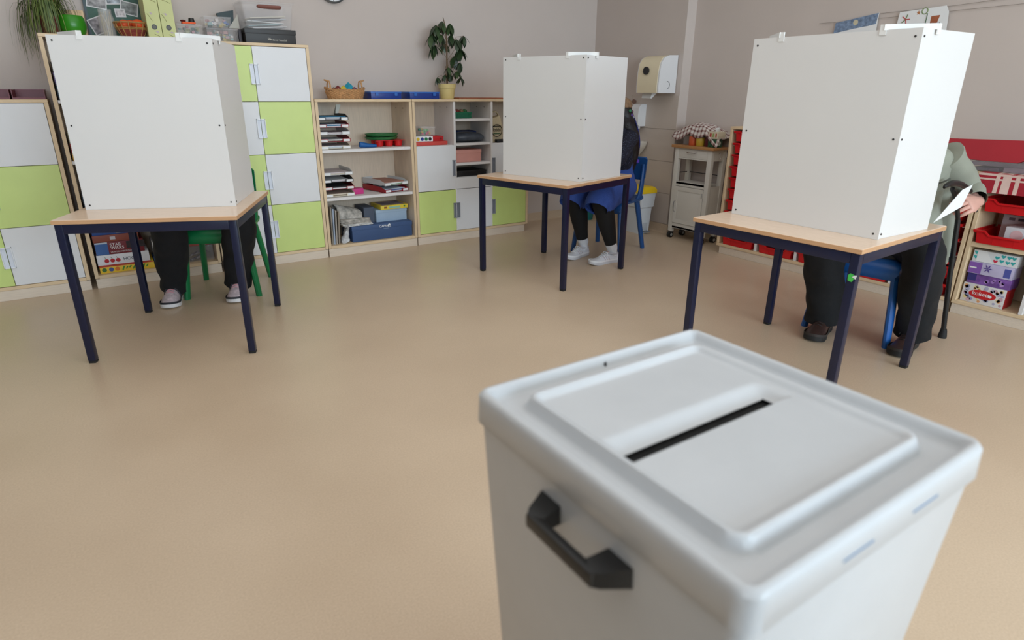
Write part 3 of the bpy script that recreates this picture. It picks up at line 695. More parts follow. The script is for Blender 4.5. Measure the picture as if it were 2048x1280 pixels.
tp_ = MB(); limb(tp_, [(3.505, 3.79, .70, .122, .178), (3.495, 3.78, .80, .12, .175), (3.475, 3.765, .92, .11, .16), (3.465, 3.755, .99, .08, .11), (3.46, 3.75, 1.03, .055, .055)], 22, wrinkle=.06)
for e, wv, s in (((3.30, 3.53, .77), (3.14, 3.575, .745), 1), ((3.24, 3.88, .77), (3.10, 3.755, .745), -1)):
    sh = Vector((3.475, 3.765, .93)) + Vector((.37, -.93, 0)) * s * .14; limb(tp_, [(*sh, .062, .066), (*sh.lerp(Vector(e), .5), .057, .057), (*e, .05, .05), (*wv, .036, .034)], 16, wrinkle=.08, seed=s)
make('blouse', tp_, dots, p2, smooth=80)
hairm = mat('black_hair', (22, 18, 20), .45, .3, 6, .3, 40, stretch=(60, 60, 4))
hr = MB(); limb(hr, [(3.475, 3.742, 1.22, .02, .02), (3.475, 3.742, 1.20, .062, .07), (3.485, 3.742, 1.13, .088, .096), (3.515, 3.735, 1.05, .088, .098), (3.565, 3.725, .95, .078, .10), (3.60, 3.725, .86, .066, .09), (3.615, 3.725, .77, .052, .075), (3.622, 3.725, .69, .034, .05), (3.625, 3.725, .63, .012, .02)], 24, sub=5, wrinkle=.12, wfreq=30); make('hair', hr, hairm, p2, smooth=80)
strd = MB()
for k in range(4): limb(strd, [(3.555 + .008 * k, 3.645 + .012 * k, 1.07 - .012 * k, .004, .004), (3.60 + .008 * k, 3.637 + .014 * k, .97, .005, .005), (3.632 + .006 * k, 3.645 + .014 * k, .88, .005, .005), (3.645, 3.66 + .012 * k, .80, .003, .003)], 6)
make('blue_strands', strd, M((48, 54, 120), .5), p2, smooth=80)
cap = MB(); limb(cap, [(3.478, 3.742, 1.145, .096, .102), (3.478, 3.742, 1.17, .093, .098), (3.476, 3.742, 1.2, .076, .082), (3.474, 3.742, 1.226, .02, .02)], 22, wrinkle=.05, wfreq=30)
make('headband', cap, mat('brown_patterned_band', (134, 106, 80), .8, .35, 40), p2, smooth=80)
for k, (c, col) in enumerate((((3.500, 3.642, 1.120), (40, 120, 80)), ((3.53, 3.65, 1.115), (86, 50, 66)), ((3.52, 3.642, 1.09), (90, 56, 140)), ((3.545, 3.65, 1.075), (150, 150, 170)))):
    make('hair_bead', MB().ball(c, .012), M(col, .4), p2)
make('hair_tie', MB().lathe([(.02, .72), (.028, .725), (.03, .735), (.028, .745), (.02, .75), (.02, .72)], (3.645, 3.69, 0), 12, caps=False), M((96, 60, 190), .6), p2)

# ---- unseen photographer figure, added behind the camera to shade the ballot box
p4 = thing('person', 'added unseen photographer in dark clothes behind the camera, shading the ballot box', 'person', (-.02, -.42, 0))
kn4 = [(-.12, -.40, .48), (.10, -.40, .48)]; an4 = [(-.12, -.44, .085), (.10, -.44, .085)]
J = joints((-.01, -.46, .90), (0, 1), kn4, an4, [(-.12, -.30, .045), (.10, -.30, .045)], 1.36, .05, .19, [(-.27, -.28, 1.12), (.25, -.28, 1.12)], [(-.10, -.14, 1.24), (.08, -.14, 1.24)], (-.01, -.36, 1.56))
person_body('body', p4, J, (-.01, -.355, 1.57), 0, -.2, [(((-.10, -.15, 1.24), (.3, .9, .1), (.9, -.1, 0)), dict(curl=(.5, .55, .6, .65), thumb_side=1)), (((.08, -.15, 1.24), (-.3, .9, .1), (-.9, -.1, 0)), dict(curl=(.5, .55, .6, .65), thumb_side=-1))])
tr = MB()
for i, s in ((0, 1), (1, -1)): trouser_leg(tr, (-.01 - s * .09, -.46, .86), kn4[i], Vector(an4[i]) + Vector((0, 0, -.03)), (.11, .10, .09, .08), .08, i * 4)
limb(tr, [(-.01, -.46, .80, .17, .13), (-.01, -.46, .90, .19, .14), (-.01, -.455, 1.0, .17, .13)], 18); make('trousers', tr, blackcl, p4, smooth=80)
jk = MB(); limb(jk, [(-.01, -.455, .92, .19, .15), (-.01, -.44, 1.10, .19, .14), (-.01, -.42, 1.26, .21, .135), (-.01, -.41, 1.36, .15, .10), (-.01, -.405, 1.41, .07, .07)], 20, wrinkle=.08)
for e, wv, s in (((-.27, -.28, 1.12), (-.12, -.17, 1.23), -1), ((.25, -.28, 1.12), (.10, -.17, 1.23), 1)):
    sh = Vector((-.01 + s * .18, -.415, 1.31)); limb(jk, [(*sh, .07, .075), (*sh.lerp(Vector(e), .5), .062, .062), (*e, .055, .055), (*wv, .042, .042)], 14, wrinkle=.1)
make('jacket', jk, greyfl, p4, smooth=80)
hr = MB(); limb(hr, [(-.01, -.41, 1.48, .03, .03), (-.01, -.41, 1.53, .075, .06), (-.01, -.385, 1.62, .085, .085), (-.01, -.365, 1.68, .06, .06), (-.01, -.36, 1.695, .02, .02)], 16); make('hair', hr, M((86, 66, 50), .7, .2), p4, smooth=80)
for x in (-.12, .10): shoe(p4, (x, -.20), (x, -.48), [blackcl, rubber], wd=.105, h=.09, laces=rubber)

# ---- the voter on the right: grey-green jacket, black trousers, brown shoes, walking cane
p3 = thing('person', 'seated voter in a grey-green jacket holding a cane and a white ballot sheet', 'person', (3.5, 1.63, 0))
f = Vector((-.99, -.13)); kn = [(3.285, 1.315, .525), (3.16, 1.74, .525)]; an = [(3.42, 1.335, .085), (3.245, 1.72, .085)]
J = joints((3.53, 1.64, .545), f, kn, an, [(3.28, 1.325, .045), (3.11, 1.69, .045)], 1.02, .03, .19, [(3.80, 1.42, .80), (3.40, 1.95, .76)], [(3.745, 1.322, .744), (3.10, 1.75, .742)], (3.50, 1.63, 1.24))
person_body('body', p3, J, (3.49, 1.63, 1.25), math.atan2(f.y, f.x) - math.pi / 2, -.35,
            [(((3.728, 1.318, .742), (-1, -.06, -.05), (0, .80, -.60)), dict(curl=(.42, .48, .54, .6), thumb_side=-1, size=1.15)), (((3.10, 1.75, .735), (-.95, -.2, -.03), (0, 0, -1)), dict(curl=(.3, .35, .4, .45), thumb_side=1))])
tr = MB()
for i, s in ((0, 1), (1, -1)):
    hip = Vector((3.53, 1.64, .545)) + Vector((.13, -.99, 0)) * s * .09
    trouser_leg(tr, hip, kn[i], Vector(an[i]) + Vector((0, 0, -.012)), ((.11, .10, .093, .090) if i == 0 else (.11, .108, .10, .098)), (.082, .092)[i], i * 7 + 3)
limb(tr, [(3.53, 1.64, .46, .13, .16), (3.53, 1.64, .54, .15, .19), (3.535, 1.64, .66, .14, .18)], 20)
make('trousers', tr, mat('black_trousers', (16, 17, 20), .9, .15, 30, .25, 300), p3, smooth=80)
olive = mat('grey_green_jacket', (150, 152, 138), .9, .05, 10, .2, 350)
jk = MB(); limb(jk, [(3.60, 1.60, .45, .17, .235), (3.565, 1.62, .56, .185, .24), (3.555, 1.63, .75, .16, .215), (3.56, 1.63, .90, .15, .22), (3.565, 1.635, .985, .125, .20), (3.56, 1.635, 1.035, .09, .12), (3.555, 1.635, 1.06, .07, .07)], 26, sub=6, wrinkle=.12, wfreq=8)
for e, wv, s, sd in (((3.82, 1.41, .80), (3.725, 1.322, .746), 1, 2), ((3.40, 1.95, .76), (3.13, 1.755, .745), -1, 5)):
    sh = Vector((3.565, 1.635, .965)) + Vector((.13, -.99, 0)) * s * .18; e = Vector(e); wv = Vector(wv)
    limb(jk, [(*sh, .078, .08), (*sh.lerp(e, .35), .08, .078), (*sh.lerp(e, .75), .072, .07), (*(e + (e - sh) * .05), .066, .064), (*e.lerp(wv, .5), .060, .062), (*wv, .053, .058)], 22, sub=6, wrinkle=.16, seed=sd, wfreq=12, caps=(True, False))
limb(jk, [(3.62, 1.47, .82, .04, .05), (3.66, 1.45, .70, .05, .065), (3.675, 1.44, .62, .05, .07), (3.70, 1.425, .52, .045, .07), (3.715, 1.42, .42, .035, .055), (3.715, 1.42, .355, .012, .02)], 16, wrinkle=.1)
make('jacket', jk, olive, p3, smooth=80)
make('jacket_button', MB().ball((3.70, 1.296, .70), (.008, .004, .008)), M((40, 42, 40), .4), p3)
make('collar', MB().lathe([(.075, 1.02), (.085, 1.045), (.075, 1.085), (.066, 1.085), (.066, 1.03), (.075, 1.02)], (3.55, 1.635, 0), 18, caps=False), olive, p3)
make('pocket_welt', MB().tube([(3.42, 1.392, .845), (3.47, 1.385, .852), (3.53, 1.385, .862)], .004, 6), M((84, 86, 78), .9), p3)
hr = MB(); limb(hr, [(3.555, 1.637, 1.16, .04, .05), (3.545, 1.636, 1.22, .075, .082), (3.52, 1.633, 1.30, .09, .082), (3.50, 1.631, 1.355, .07, .065), (3.495, 1.63, 1.372, .02, .02)], 18); make('hair', hr, M((150, 148, 146), .8, .2), p3, smooth=80)
brsh = mat('brown_leather', (58, 40, 36), .38, .25, 25)
for i in (0, 1): shoe(p3, [(3.205, 1.305), (3.035, 1.655)][i], [(3.475, 1.35), (3.31, 1.735)][i], [brsh, M((34, 33, 33), .75), M((52, 46, 44), .7)], wd=.112, h=.095, sole=.03, laces=M((36, 26, 24), .6))
# cane
cn = thing('walking_cane', 'black walking cane with curved handle, held beside the voter in the grey-green jacket', 'cane', (3.715, 1.304, 0))
make('shaft', MB().tube([(3.7135, 1.3045, .03), (3.655, 1.322, .36), (3.605, 1.333, .66)], .0125, 12), black, cn)
make('shaft', MB().tube([(3.64, 1.3255, .45), (3.605, 1.333, .66), (3.555, 1.335, .735), (3.50, 1.335, .79), (3.455, 1.335, .825)], [.0108] * 5, 12), black, cn)
make('adjusting_collar', MB().tube([(3.6425, 1.325, .435), (3.638, 1.326, .46)], .0155, 12), black, cn)
hd = MB(); limb(hd, [(3.362, 1.335, .838, .006, .007), (3.385, 1.335, .846, .011, .012), (3.44, 1.335, .853, .013, .014), (3.53, 1.335, .842, .013, .014), (3.62, 1.335, .816, .012, .013), (3.668, 1.335, .797, .011, .012), (3.68, 1.335, .79, .006, .006)], 14); make('handle', hd, black, cn)
make('rubber_tip', MB().tube([(3.715, 1.304, 0), (3.7148, 1.3041, .012), (3.7135, 1.3045, .04), (3.712, 1.305, .05)], [.021, .021, .017, .015], 14), rubber, cn)
pp = MB(); q = [Vector(v) for v in ((3.235, 1.292, .690), (3.478, 1.300, .822), (3.595, 1.305, .838), (3.478, 1.286, .742))]; nn = Vector((.1, 1, .1)) * .0007
mid = (q[1] + q[3]) / 2 + Vector((0, -.004, 0))
pp.loft([[v - nn for v in (q[0], q[3], q[2], q[1])], [v + nn for v in (q[0], q[3], q[2], q[1])]])
solo('ballot_sheet', pp, paper, 'white folded ballot sheet in the hand that holds the cane', 'paper')

# ================================================================== things on and in the cabinets
def carton(name, label, cat, a, b, m, lid=None, lh=.03, group=None, rz=0, over=.003):
    """box between a and b (world); with an overlapping lid when lid is given; rz turns it about its centre"""
    a, b = Vector(a), Vector(b); c = (a + b) / 2; h = (b - a) / 2; H = b.z - a.z
    t = thing(name, label, cat, (c.x, c.y, a.z), rz, group)
    o = over if lid else 0
    make('box_body', MB().box((-h.x + o, -h.y + o, .0003), (h.x - o, h.y - o, H - (.002 if lid else 0)), bev=.0025), m, t, world=False)
    if lid: make('lid', MB().box((-h.x, -h.y, H - lh), (h.x, h.y, H), bev=.003), lid, t, world=False)
    return t
def patch(parent, x0, x1, z0, z1, y, m, name='print', d=.0008):
    return make(name, MB().box((x0, y - d, z0), (x1, y, z1)), m, parent, smooth=0)
def spot(parent, c, r, axis, m, name='print', n=14):
    d = Vector(axis) * .0012; return make(name, MB().tube([Vector(c), Vector(c) + d], r, n), m, parent)
PAPERS = [paper, papercr, M((208, 216, 226), .8), M((214, 204, 206), .8)]
def letter_tray(label, x, y, z, m, sheets=(0,), rz=0, extra=None, group='stacked letter trays', tabs=True):
    t = thing('letter_tray', label, 'letter tray', (x, y, z), rz, group)
    W, D, h, th = .118, .16, .046, .003
    mb = MB(); mb.box((-W, -D, .004), (W, D, .007))
    for s in (-1, 1):                                   # sloping sides, low at the front
        xa, xb = s * W, s * (W - th); mb.loft([[Vector((xa, -D, .004)), Vector((xb, -D, .004)), Vector((xb, -D, .024)), Vector((xa, -D, .024))], [Vector((xa, -D + .07, .004)), Vector((xb, -D + .07, .004)), Vector((xb, -D + .07, h)), Vector((xa, -D + .07, h))],
                                               [Vector((xa, D, .004)), Vector((xb, D, .004)), Vector((xb, D, h)), Vector((xa, D, h))]])
        mb.box((s * W - .012 * (s > 0), -D + .05, 0), (s * W + .012 * (s < 0), -D + .09, .0045)); mb.box((s * W - .012 * (s > 0), D - .05, 0), (s * W + .012 * (s < 0), D - .01, .0045))
    mb.box((-W, D - th, .004), (W, D, h))
    make('tray_body', mb, m, t, world=False)
    for s in (-1, 1): make('front_lip', MB().box((min(s * W, s * (W - .062)), -D - .002, .002), (max(s * W, s * (W - .062)), -D + .002, .025), bev=.001, seg=1), m, t, world=False)
    if tabs:
        for s in (-1, 1): make('label_tab', MB().box((min(s * .112, s * .062), -D - .003, .005), (max(s * .112, s * .062), -D - .0015, .022)), paper, t, world=False)
    zz = .008
    for k, pi in enumerate(sheets):
        g = rnd.uniform(-.035, .035); th_ = rnd.uniform(.004, .009); px = rnd.uniform(-.008, .004)
        make('paper_stack', MB().box((-.1, -.14, zz), (.1, .14, zz + th_), M=Matrix.Translation((px, rnd.uniform(-.015, .01), 0)) @ Matrix.Rotation(g, 4, 'Z')), PAPERS[pi] if isinstance(pi, int) else pi, t, world=False); zz += th_ + .0004
    return t
cream = mat('cream_plastic', (232, 222, 200), .45); redt = mat('dark_red_plastic', (158, 22, 34), .35); blackt = mat('black_tray_plastic', (34, 33, 34), .4); greyt = mat('light_grey_plastic', (206, 206, 206), .35)
teal = M((26, 112, 150), .6); 
ty = F + .205
for lab, z, m, sh in (('bottom tray, cream, of the letter tray stack on the upper shelf of the low bookcase', .8265, cream, (0, 2, 0)), ('second tray from below, red, in the upper letter tray stack', .879, redt, (1, 0)),
                      ('middle grey tray of the upper letter tray stack', .932, greyt, (3, 0)), ('fourth tray from below, red with a loose white sheet, in the upper letter tray stack', .985, redt, (0, teal, 2)),
                      ('topmost black tray of the upper letter tray stack, holding a blue folder', 1.038, blackt, (3, 0, teal))):
    letter_tray(lab, 1.58 + rnd.uniform(-.003, .003), ty, z, m, sh)
sh_ = MB(); sh_.loft([[Vector((1.47, F + .06, .986)), Vector((1.60, F + .05, 1.000)), Vector((1.645, F + .06, 1.005)), Vector((1.60, F + .16, 1.018)), Vector((1.50, F + .16, 1.012))], [v + Vector((0, 0, .001)) for v in (Vector((1.47, F + .06, .986)), Vector((1.60, F + .05, 1.000)), Vector((1.645, F + .06, 1.005)), Vector((1.60, F + .16, 1.018)), Vector((1.50, F + .16, 1.012)))]])
fg = MB(); fg.loft([[Vector((1.625, F + .12, 1.088)), Vector((1.645, F + .12, 1.088)), Vector((1.645, F + .16, 1.086)), Vector((1.625, F + .16, 1.086))], [Vector((1.635, F + .125, 1.15)), Vector((1.672, F + .125, 1.15)), Vector((1.672, F + .13, 1.15)), Vector((1.635, F + .13, 1.15))]])
solo('paper_scoop', fg, M((196, 198, 190), .7), 'small folded grey card standing on the black top letter tray', 'card')
for lab, z, m, sh in (('bottom tray, cream with brown papers, of the lower letter tray stack', .4635, cream, (M((150, 138, 120), .8), 1)), ('second tray from below, dark red, in the lower letter tray stack', .5185, redt, (0, M((60, 56, 58), .8))),
                      ('third tray from below, black, in the lower letter tray stack', .5735, blackt, (3, 0)), ('topmost grey tray of the lower letter tray stack', .6285, greyt, (1, 3))):
    letter_tray(lab, 1.58 + rnd.uniform(-.003, .003), ty, z, m, sh)
letter_tray('red letter tray with blue leaflets beside the pink box, under a grey tray', 2.03, F + .21, .4635, redt, (0, M((88, 100, 150), .7), 2), RAD(13), group=None)
letter_tray('grey letter tray with green and brown booklets, on the red tray beside the pink box', 2.03, F + .21, .5185, greyt, (M((120, 158, 110), .7), 0, M((166, 118, 104), .7)), RAD(13), group=None)
carton('card_box', 'small pink box behind the lower letter tray stack', 'box', (1.70, F + .10, .4633), (1.795, F + .19, .508), M((206, 50, 130), .5))
# green moulds, red muffin mould, blue scoop
gm = MB()
for k, z in enumerate((.8785, .9025)):
    pr = [(.10, z), (.128, z + .004), (.138, z + .018), (.142, z + .023), (.134, z + .023), (.125, z + .008), (.05, z + .006)]
    o = MB().lathe(pr, (2.005 + .004 * k, F + .17, 0), 24, sy=.7)
    solo('baking_mould', o, M((46, 112, 62), .35), ('lower' if k == 0 else 'upper') + ' green round baking mould stacked on the red muffin mould', 'mould')
mu = thing('muffin_mould', 'red six-cup muffin mould on the upper shelf of the low bookcase', 'mould', (2.05, F + .17, .8262))
make('plate', MB().box((1.925, F + .085, .871), (2.175, F + .255, .876), bev=.002), redp, mu)
for i in range(3):
    for j in range(2): make('cup', MB().lathe([(.024, .8265), (.03, .832), (.036, .872), (.030, .872)], (1.966 + .083 * i, F + .128 + .085 * j, 0), 16), redp, mu)
bs = MB(); limb(bs, [(1.785, F + .09, .852, .012, .02), (1.80, F + .09, .85, .02, .022), (1.86, F + .088, .842, .02, .016), (1.915, F + .085, .838, .016, .012), (1.925, F + .085, .837, .008, .008)], 14)
solo('plastic_scoop', bs, M((20, 92, 160), .45), 'blue plastic scoop in front of the red muffin mould', 'scoop')
# lowest compartment of the low bookcase
cb = carton('shoe_box', 'large dark blue shoe box with lid on the floor of the low bookcase', 'box', (1.645, F + .03, .0885), (2.176, F + .30, .216), M((58, 84, 128), .6), M((62, 88, 132), .6), .035)
text('CAPRICE', .026, (1.88, F + .0290, .188), '-y', paper, cb)
make('small_print', MB().box((1.915, F + .0284, .174), (1.965, F + .0290, .179)), M((120, 140, 172), .6), cb, smooth=0)
lf_ = MB(); lf_.prism([(0, 0), (.008, .004), (.012, .016), (.018, .010), (.022, .022), (.012, .026), (.002, .018)], Matrix.Translation((1.955, F + .0295, .188)) @ Matrix.Rotation(RAD(90), 4, 'X'), .0008); make('leaf_mark', lf_, paper, cb)
carton('storage_box', 'light blue cardboard box with lid on the dark blue shoe box', 'box', (1.885, F + .10, .2165), (2.165, F + .32, .318), M((164, 186, 208), .6), M((170, 192, 214), .6), .026)
yg = carton('game_box', 'flat yellow game box on the light blue cardboard box', 'game', (1.925, F + .085, .3186), (2.17, F + .31, .352), M((236, 208, 66), .5))
patch(yg, 1.955, 1.98, .328, .344, F + .0847, M((150, 90, 40), .6)); patch(yg, 2.0, 2.10, .326, .342, F + .0847, M((150, 196, 176), .6)); patch(yg, 2.13, 2.145, .330, .344, F + .0847, M((70, 140, 60), .6))
patch_top = MB().box((1.95, F + .11, .3521), (2.15, F + .29, .3527)); make('print', patch_top, M((150, 136, 150), .6, .5, scale=18), yg, smooth=0)
carton('storage_box', 'dark grey box behind the newspapers, left of the light blue box', 'box', (1.79, F + .12, .2165), (1.88, F + .33, .345), M((84, 92, 108), .7))
newsm = mat('newsprint', (186, 180, 172), .9, .45, 28, .2, 60); newsl = mat('newsprint_light', (214, 212, 208), .9, .25, 40)
nb = thing('newspaper_pile', 'pile of folded newspapers lying across the dark blue shoe box', 'newspapers', (1.70, F + .14, .217))
for k in range(6):
    zz = .2168 + k * .0085; make('newspaper', MB().box((-.125, -.105, zz), (.125, .12, zz + .008), bev=.003, seg=1, M=Matrix.Translation((1.705 + rnd.uniform(-.006, .006), F + .15 + .006 * k, 0)) @ Matrix.Rotation(rnd.uniform(-.08, .08), 4, 'Z')), newsl if k < 2 else newsm, nb)
fo = MB(); rings = []
for i in range(9):
    x = 1.57 + .024 * i; rings.append([Vector((x + .012 * math.sin(j * 1.2), F + .20 - .10 * math.cos(math.pi * j / 7) * (.6 + .05 * i), .270 + (.115 - .006 * i) * math.sin(math.pi * j / 7) + .008 * noise.noise(Vector((i * .9, j * .8, 3))))) for j in range(8)])
fo.loft(rings, closed=False, caps=(False, False)); 
solo('folded_newspaper', MB().add([v for v in fo.v] + [v + Vector((0, .004, -.004)) for v in fo.v], fo.f + [[i + len(fo.v) for i in f[::-1]] for f in fo.f]), newsm, 'loosely bent newspaper on top of the newspaper pile', 'newspaper')
for k, (x, t, hh, m) in enumerate(((1.478, .010, .30, M((150, 142, 130), .8)), (1.492, .012, .285, M((164, 176, 194), .7)), (1.510, .010, .27, M((176, 168, 158), .8)), (1.530, .012, .26, M((150, 138, 124), .8)))):
    solo('cardboard_sheet', MB().box((-t / 2, -.12, 0), (t / 2, .12, hh), bev=.001, seg=1, M=Matrix.Translation((x + .008, F + .16, .0885)) @ Matrix.Rotation(RAD(1 + k * .8), 4, 'Y')), m,
         ['leftmost, brown-grey, of the cardboard sheets standing in the low bookcase', 'second from the side panel, bluish, of the standing cardboard sheets', 'third from the side panel, pale, of the standing cardboard sheets', 'fourth from the side panel, brown, of the standing cardboard sheets'][k], 'cardboard', 'cardboard sheets standing beside the shoe box')
bagm = mat('crumpled_film', (210, 212, 216), .35, .2, 30, .5, 60)
pb = MB(); limb(pb, [(1.60, F + .06, .0886, .03, .035), (1.595, F + .065, .11, .034, .04), (1.605, F + .07, .15, .022, .045), (1.62, F + .075, .20, .014, .06), (1.622, F + .08, .214, .008, .06)], 16, wrinkle=.4, wfreq=40)
solo('plastic_bag', pb, bagm, 'crumpled white plastic bag squeezed between cardboard sheets and dark blue shoe box', 'bag')

# --- cabinet E: open compartments
carton('flat_box', 'flat red box at the bottom of the open compartment left of the pigeonholes', 'box', (2.255, F + .05, .8245), (2.55, F + .27, .856), M((206, 74, 66), .55))
fp = carton('paint_set', 'white and red finger paint set with coloured dots, on the flat red box', 'paint set', (2.255, F + .055, .8565), (2.515, F + .26, .897), M((190, 30, 36), .45))
make('label_sleeve', MB().box((2.2545, F + .0535, .857), (2.415, F + .2605, .8975), bev=.003), paper, fp)
for x, c in ((2.278, (226, 186, 40)), (2.316, (40, 56, 140)), (2.352, (30, 120, 70)), (2.388, (34, 30, 40))): spot(fp, (x, F + .0537, .877), .0145, (0, -1, 0), M(c, .5), 'paint_dot')
spot(fp, (2.49, F + .055, .877), .009, (0, -1, 0), M((120, 20, 24), .5), 'snap_lock')
fb = carton('clear_box', 'small clear box of colourful pieces on the finger paint set', 'box', (2.315, F + .08, .8977), (2.455, F + .21, .975), clear, clear, .016)
for k in range(16):
    c = [(214, 90, 120), (120, 190, 120), (226, 190, 80), (70, 150, 130)][k % 4]; make('toy_piece', MB().ball((rnd.uniform(2.335, 2.435), rnd.uniform(F + .095, F + .19), rnd.uniform(.913, .948)), rnd.uniform(.009, .013), u=8, v=6), M(c, .5), fb)
gb = carton('woven_box', 'dark green woven basket in the top pigeonhole', 'basket', (2.63, F + .06, 1.0345), (2.80, F + .22, 1.085), M((16, 96, 66), .6, bump=.5, bscale=60), M((20, 108, 74), .6), .012)
for k, (x, c) in enumerate(((2.655, (226, 220, 214)), (2.69, (150, 60, 50)), (2.73, (150, 120, 90)), (2.765, (60, 120, 70)))): make('contents', MB().ball((x, F + .13, 1.092), (.02, .03, .016), u=10, v=7), M(c, .7), gb)
cu = MB(); limb(cu, [(2.645, F + .16, .872, .02, .01), (2.66, F + .16, .872, .09, .032), (2.72, F + .16, .876, .115, .041), (2.79, F + .16, .878, .12, .042), (2.86, F + .16, .876, .115, .04), (2.925, F + .16, .872, .09, .03), (2.94, F + .16, .872, .02, .01)], 24)
solo('cushion_bag', cu, M((72, 78, 88), .22, .15, scale=30), 'shiny dark grey cushion bag in the second pigeonhole from the top', 'bag')
cu = MB(); cu.box((2.64, F + .20, .8352), (2.93, F + .33, .925), bev=.02); solo('fabric_pouch', cu, M((34, 52, 104), .7), 'dark blue pouch behind the shiny grey cushion bag', 'pouch')
carton('storage_box', 'salmon pink cardboard box with lid in the third pigeonhole', 'box', (2.63, F + .05, .6705), (2.885, F + .28, .775), M((216, 152, 140), .6), M((222, 158, 146), .6), .03)
carton('flat_box', 'flat black box in the lowest pigeonhole', 'box', (2.625, F + .04, .5495), (2.93, F + .30, .598), M((24, 22, 24), .4), M((28, 26, 28), .4), .015)
tb = MB(); rings = []
for i in range(7):
    z = .8345 + i * .036; k = [1, 1.06, 1.08, 1.05, 1.0, .9, .72][i]; rings.append([Vector((3.065 + .078 * k * c, F + .14 + .05 * k * s_ + .004 * noise.noise(Vector((i, j, 1.0))), z + (.012 * math.sin(j * .9) if i > 4 else 0))) for j, (c, s_) in enumerate([(math.copysign(abs(math.cos(a)) ** .6, math.cos(a)), math.copysign(abs(math.sin(a)) ** .6, math.sin(a))) for a in [2 * math.pi * q / 18 for q in range(18)]])])
tb.loft(rings); bg_ = thing('cotton_bag', 'beige cotton bag with a round black print, in the open compartment beside the middle screen', 'bag', (3.065, F + .14, .8245))
for o_ in [tb]: o_.v = [v - Vector((0, 0, .009)) for v in o_.v]
make('bag_body', tb, M((206, 188, 154), .9, bump=.3, bscale=80), bg_)
rg = MB().tube([(3.065 + .052 * math.cos(a), F + .078, .925 + .052 * math.sin(a)) for a in [2 * math.pi * i / 24 for i in range(25)]], .003, 6); make('round_print', rg, dark, bg_)
text('lobbi', .042, (3.064, F + .0795, .918), '-y', dark, bg_, 'CENTER'); make('print', MB().box((3.02, F + .079, .960), (3.11, F + .0805, .966)), dark, bg_); make('print', MB().box((3.03, F + .079, .896), (3.10, F + .0805, .904)), M((60, 96, 60), .8), bg_)
mbh = MB(); limb(mbh, [(3.02, F + .13, 1.02, .006, .012), (3.03, F + .12, 1.07, .006, .012), (3.07, F + .115, 1.085, .006, .012), (3.10, F + .12, 1.06, .006, .012), (3.105, F + .13, 1.02, .006, .012)], 8); make('strap', mbh, M((206, 188, 154), .9), bg_)
carton('pencil_case', 'small black case in front of the beige cotton bag', 'case', (3.04, F + .035, .8245), (3.16, F + .075, .852), M((20, 20, 22), .5))

# --- on top of the low cabinets
bk = thing('wicker_basket', 'oval wicker basket with two handles, full of colourful pieces, on the low cabinet', 'basket', (1.735, F + .18, 1.1905))
wick = mat('wicker', (196, 148, 100), .7, .2, 60)
for k in range(9):
    z = .006 + k * .0078; r = .132 + .0028 * k; mb = MB().tube([((r + (.004 if i % 2 == k % 2 else -.002)) * math.cos(a), (r * .62 + (.004 if i % 2 == k % 2 else -.002)) * math.sin(a), z + (.016 * max(0, math.cos(a) ** 8) if k > 6 else 0)) for i, a in enumerate([2 * math.pi * q / 48 for q in range(49)])], .0042, 5); make('woven_ring', mb, wick, bk, world=False)
mb = MB()
for i in range(24):
    a = 2 * math.pi * i / 24; mb.tube([(.130 * math.cos(a), .081 * math.sin(a), 0), (.154 * math.cos(a), .096 * math.sin(a), .076)], .003, 5)
tag(make('stakes', mb, wick, bk, world=False), kind='stuff')
make('basket_floor', MB().lathe([(.001, .002), (.13, .002), (.13, .006), (.001, .006)], n=24, sy=.62), wick, bk, world=False)
for s in (-1, 1): make('handle', MB().tube([(s * (.125 + .03 * (k == 3)), .04 * math.cos(math.pi * k / 6), .07 + .065 * math.sin(math.pi * k / 6)) for k in range(7)], .006, 7), wick, bk, world=False)
for i, (x, y, z, r, c) in enumerate(((-.06, -.02, .072, .030, (120, 40, 40)), (-.02, -.03, .074, .032, (220, 190, 60)), (.02, -.03, .088, .036, (34, 150, 176)), (.07, -.02, .066, .032, (110, 60, 90)), (.05, .02, .066, .034, (210, 170, 90)), (-.08, .02, .062, .03, (90, 50, 50)), (.0, .03, .07, .034, (40, 130, 160)), (.10, .01, .06, .024, (214, 206, 214)))):
    b = bmesh.new(); bmesh.ops.create_icosphere(b, subdivisions=1, radius=r)
    for v in b.verts: v.co.z *= .9 + .3 * rnd.random()
    mb = MB().bm(b, 0, Matrix.Translation((x, y, z - .008)) @ Matrix.Rotation(i, 4, 'Z'))
    make('folded_toy', mb, M(c, .7), bk, world=False, smooth=0)
for i, (x0, x1, lab) in enumerate(((1.905, 2.165, 'blue lidded plastic box with a white sticker, beside the wicker basket'), (2.235, 2.505, 'blue lidded plastic box beside the yellow flower pot'))):
    t = carton('plastic_box', lab, 'box', (x0, F + .08, 1.1905), (x1, F + .30, 1.246), M((22, 56, 138), .35), M((48, 104, 186), .35), .012, group='blue boxes on the low cabinets')
    if i == 0: make('sticker', MB().box((1.99, F + .14, 1.2462), (2.07, F + .2, 1.2468)), paper, t)
    for x in (x0 + .05, x1 - .05): make('latch', MB().box((x - .012, F + .076, 1.215), (x + .012, F + .08, 1.238)), M((48, 104, 186), .35), t)
solo('wooden_board', MB().box((2.70, F + .10, 1.1905), (3.16, F + .33, 1.2015), bev=.002), M((156, 92, 62), .55, .2, scale=4, stretch=(4, 40, 40)), 'thin reddish brown board lying on the low cabinet beside the flower pot', 'board')

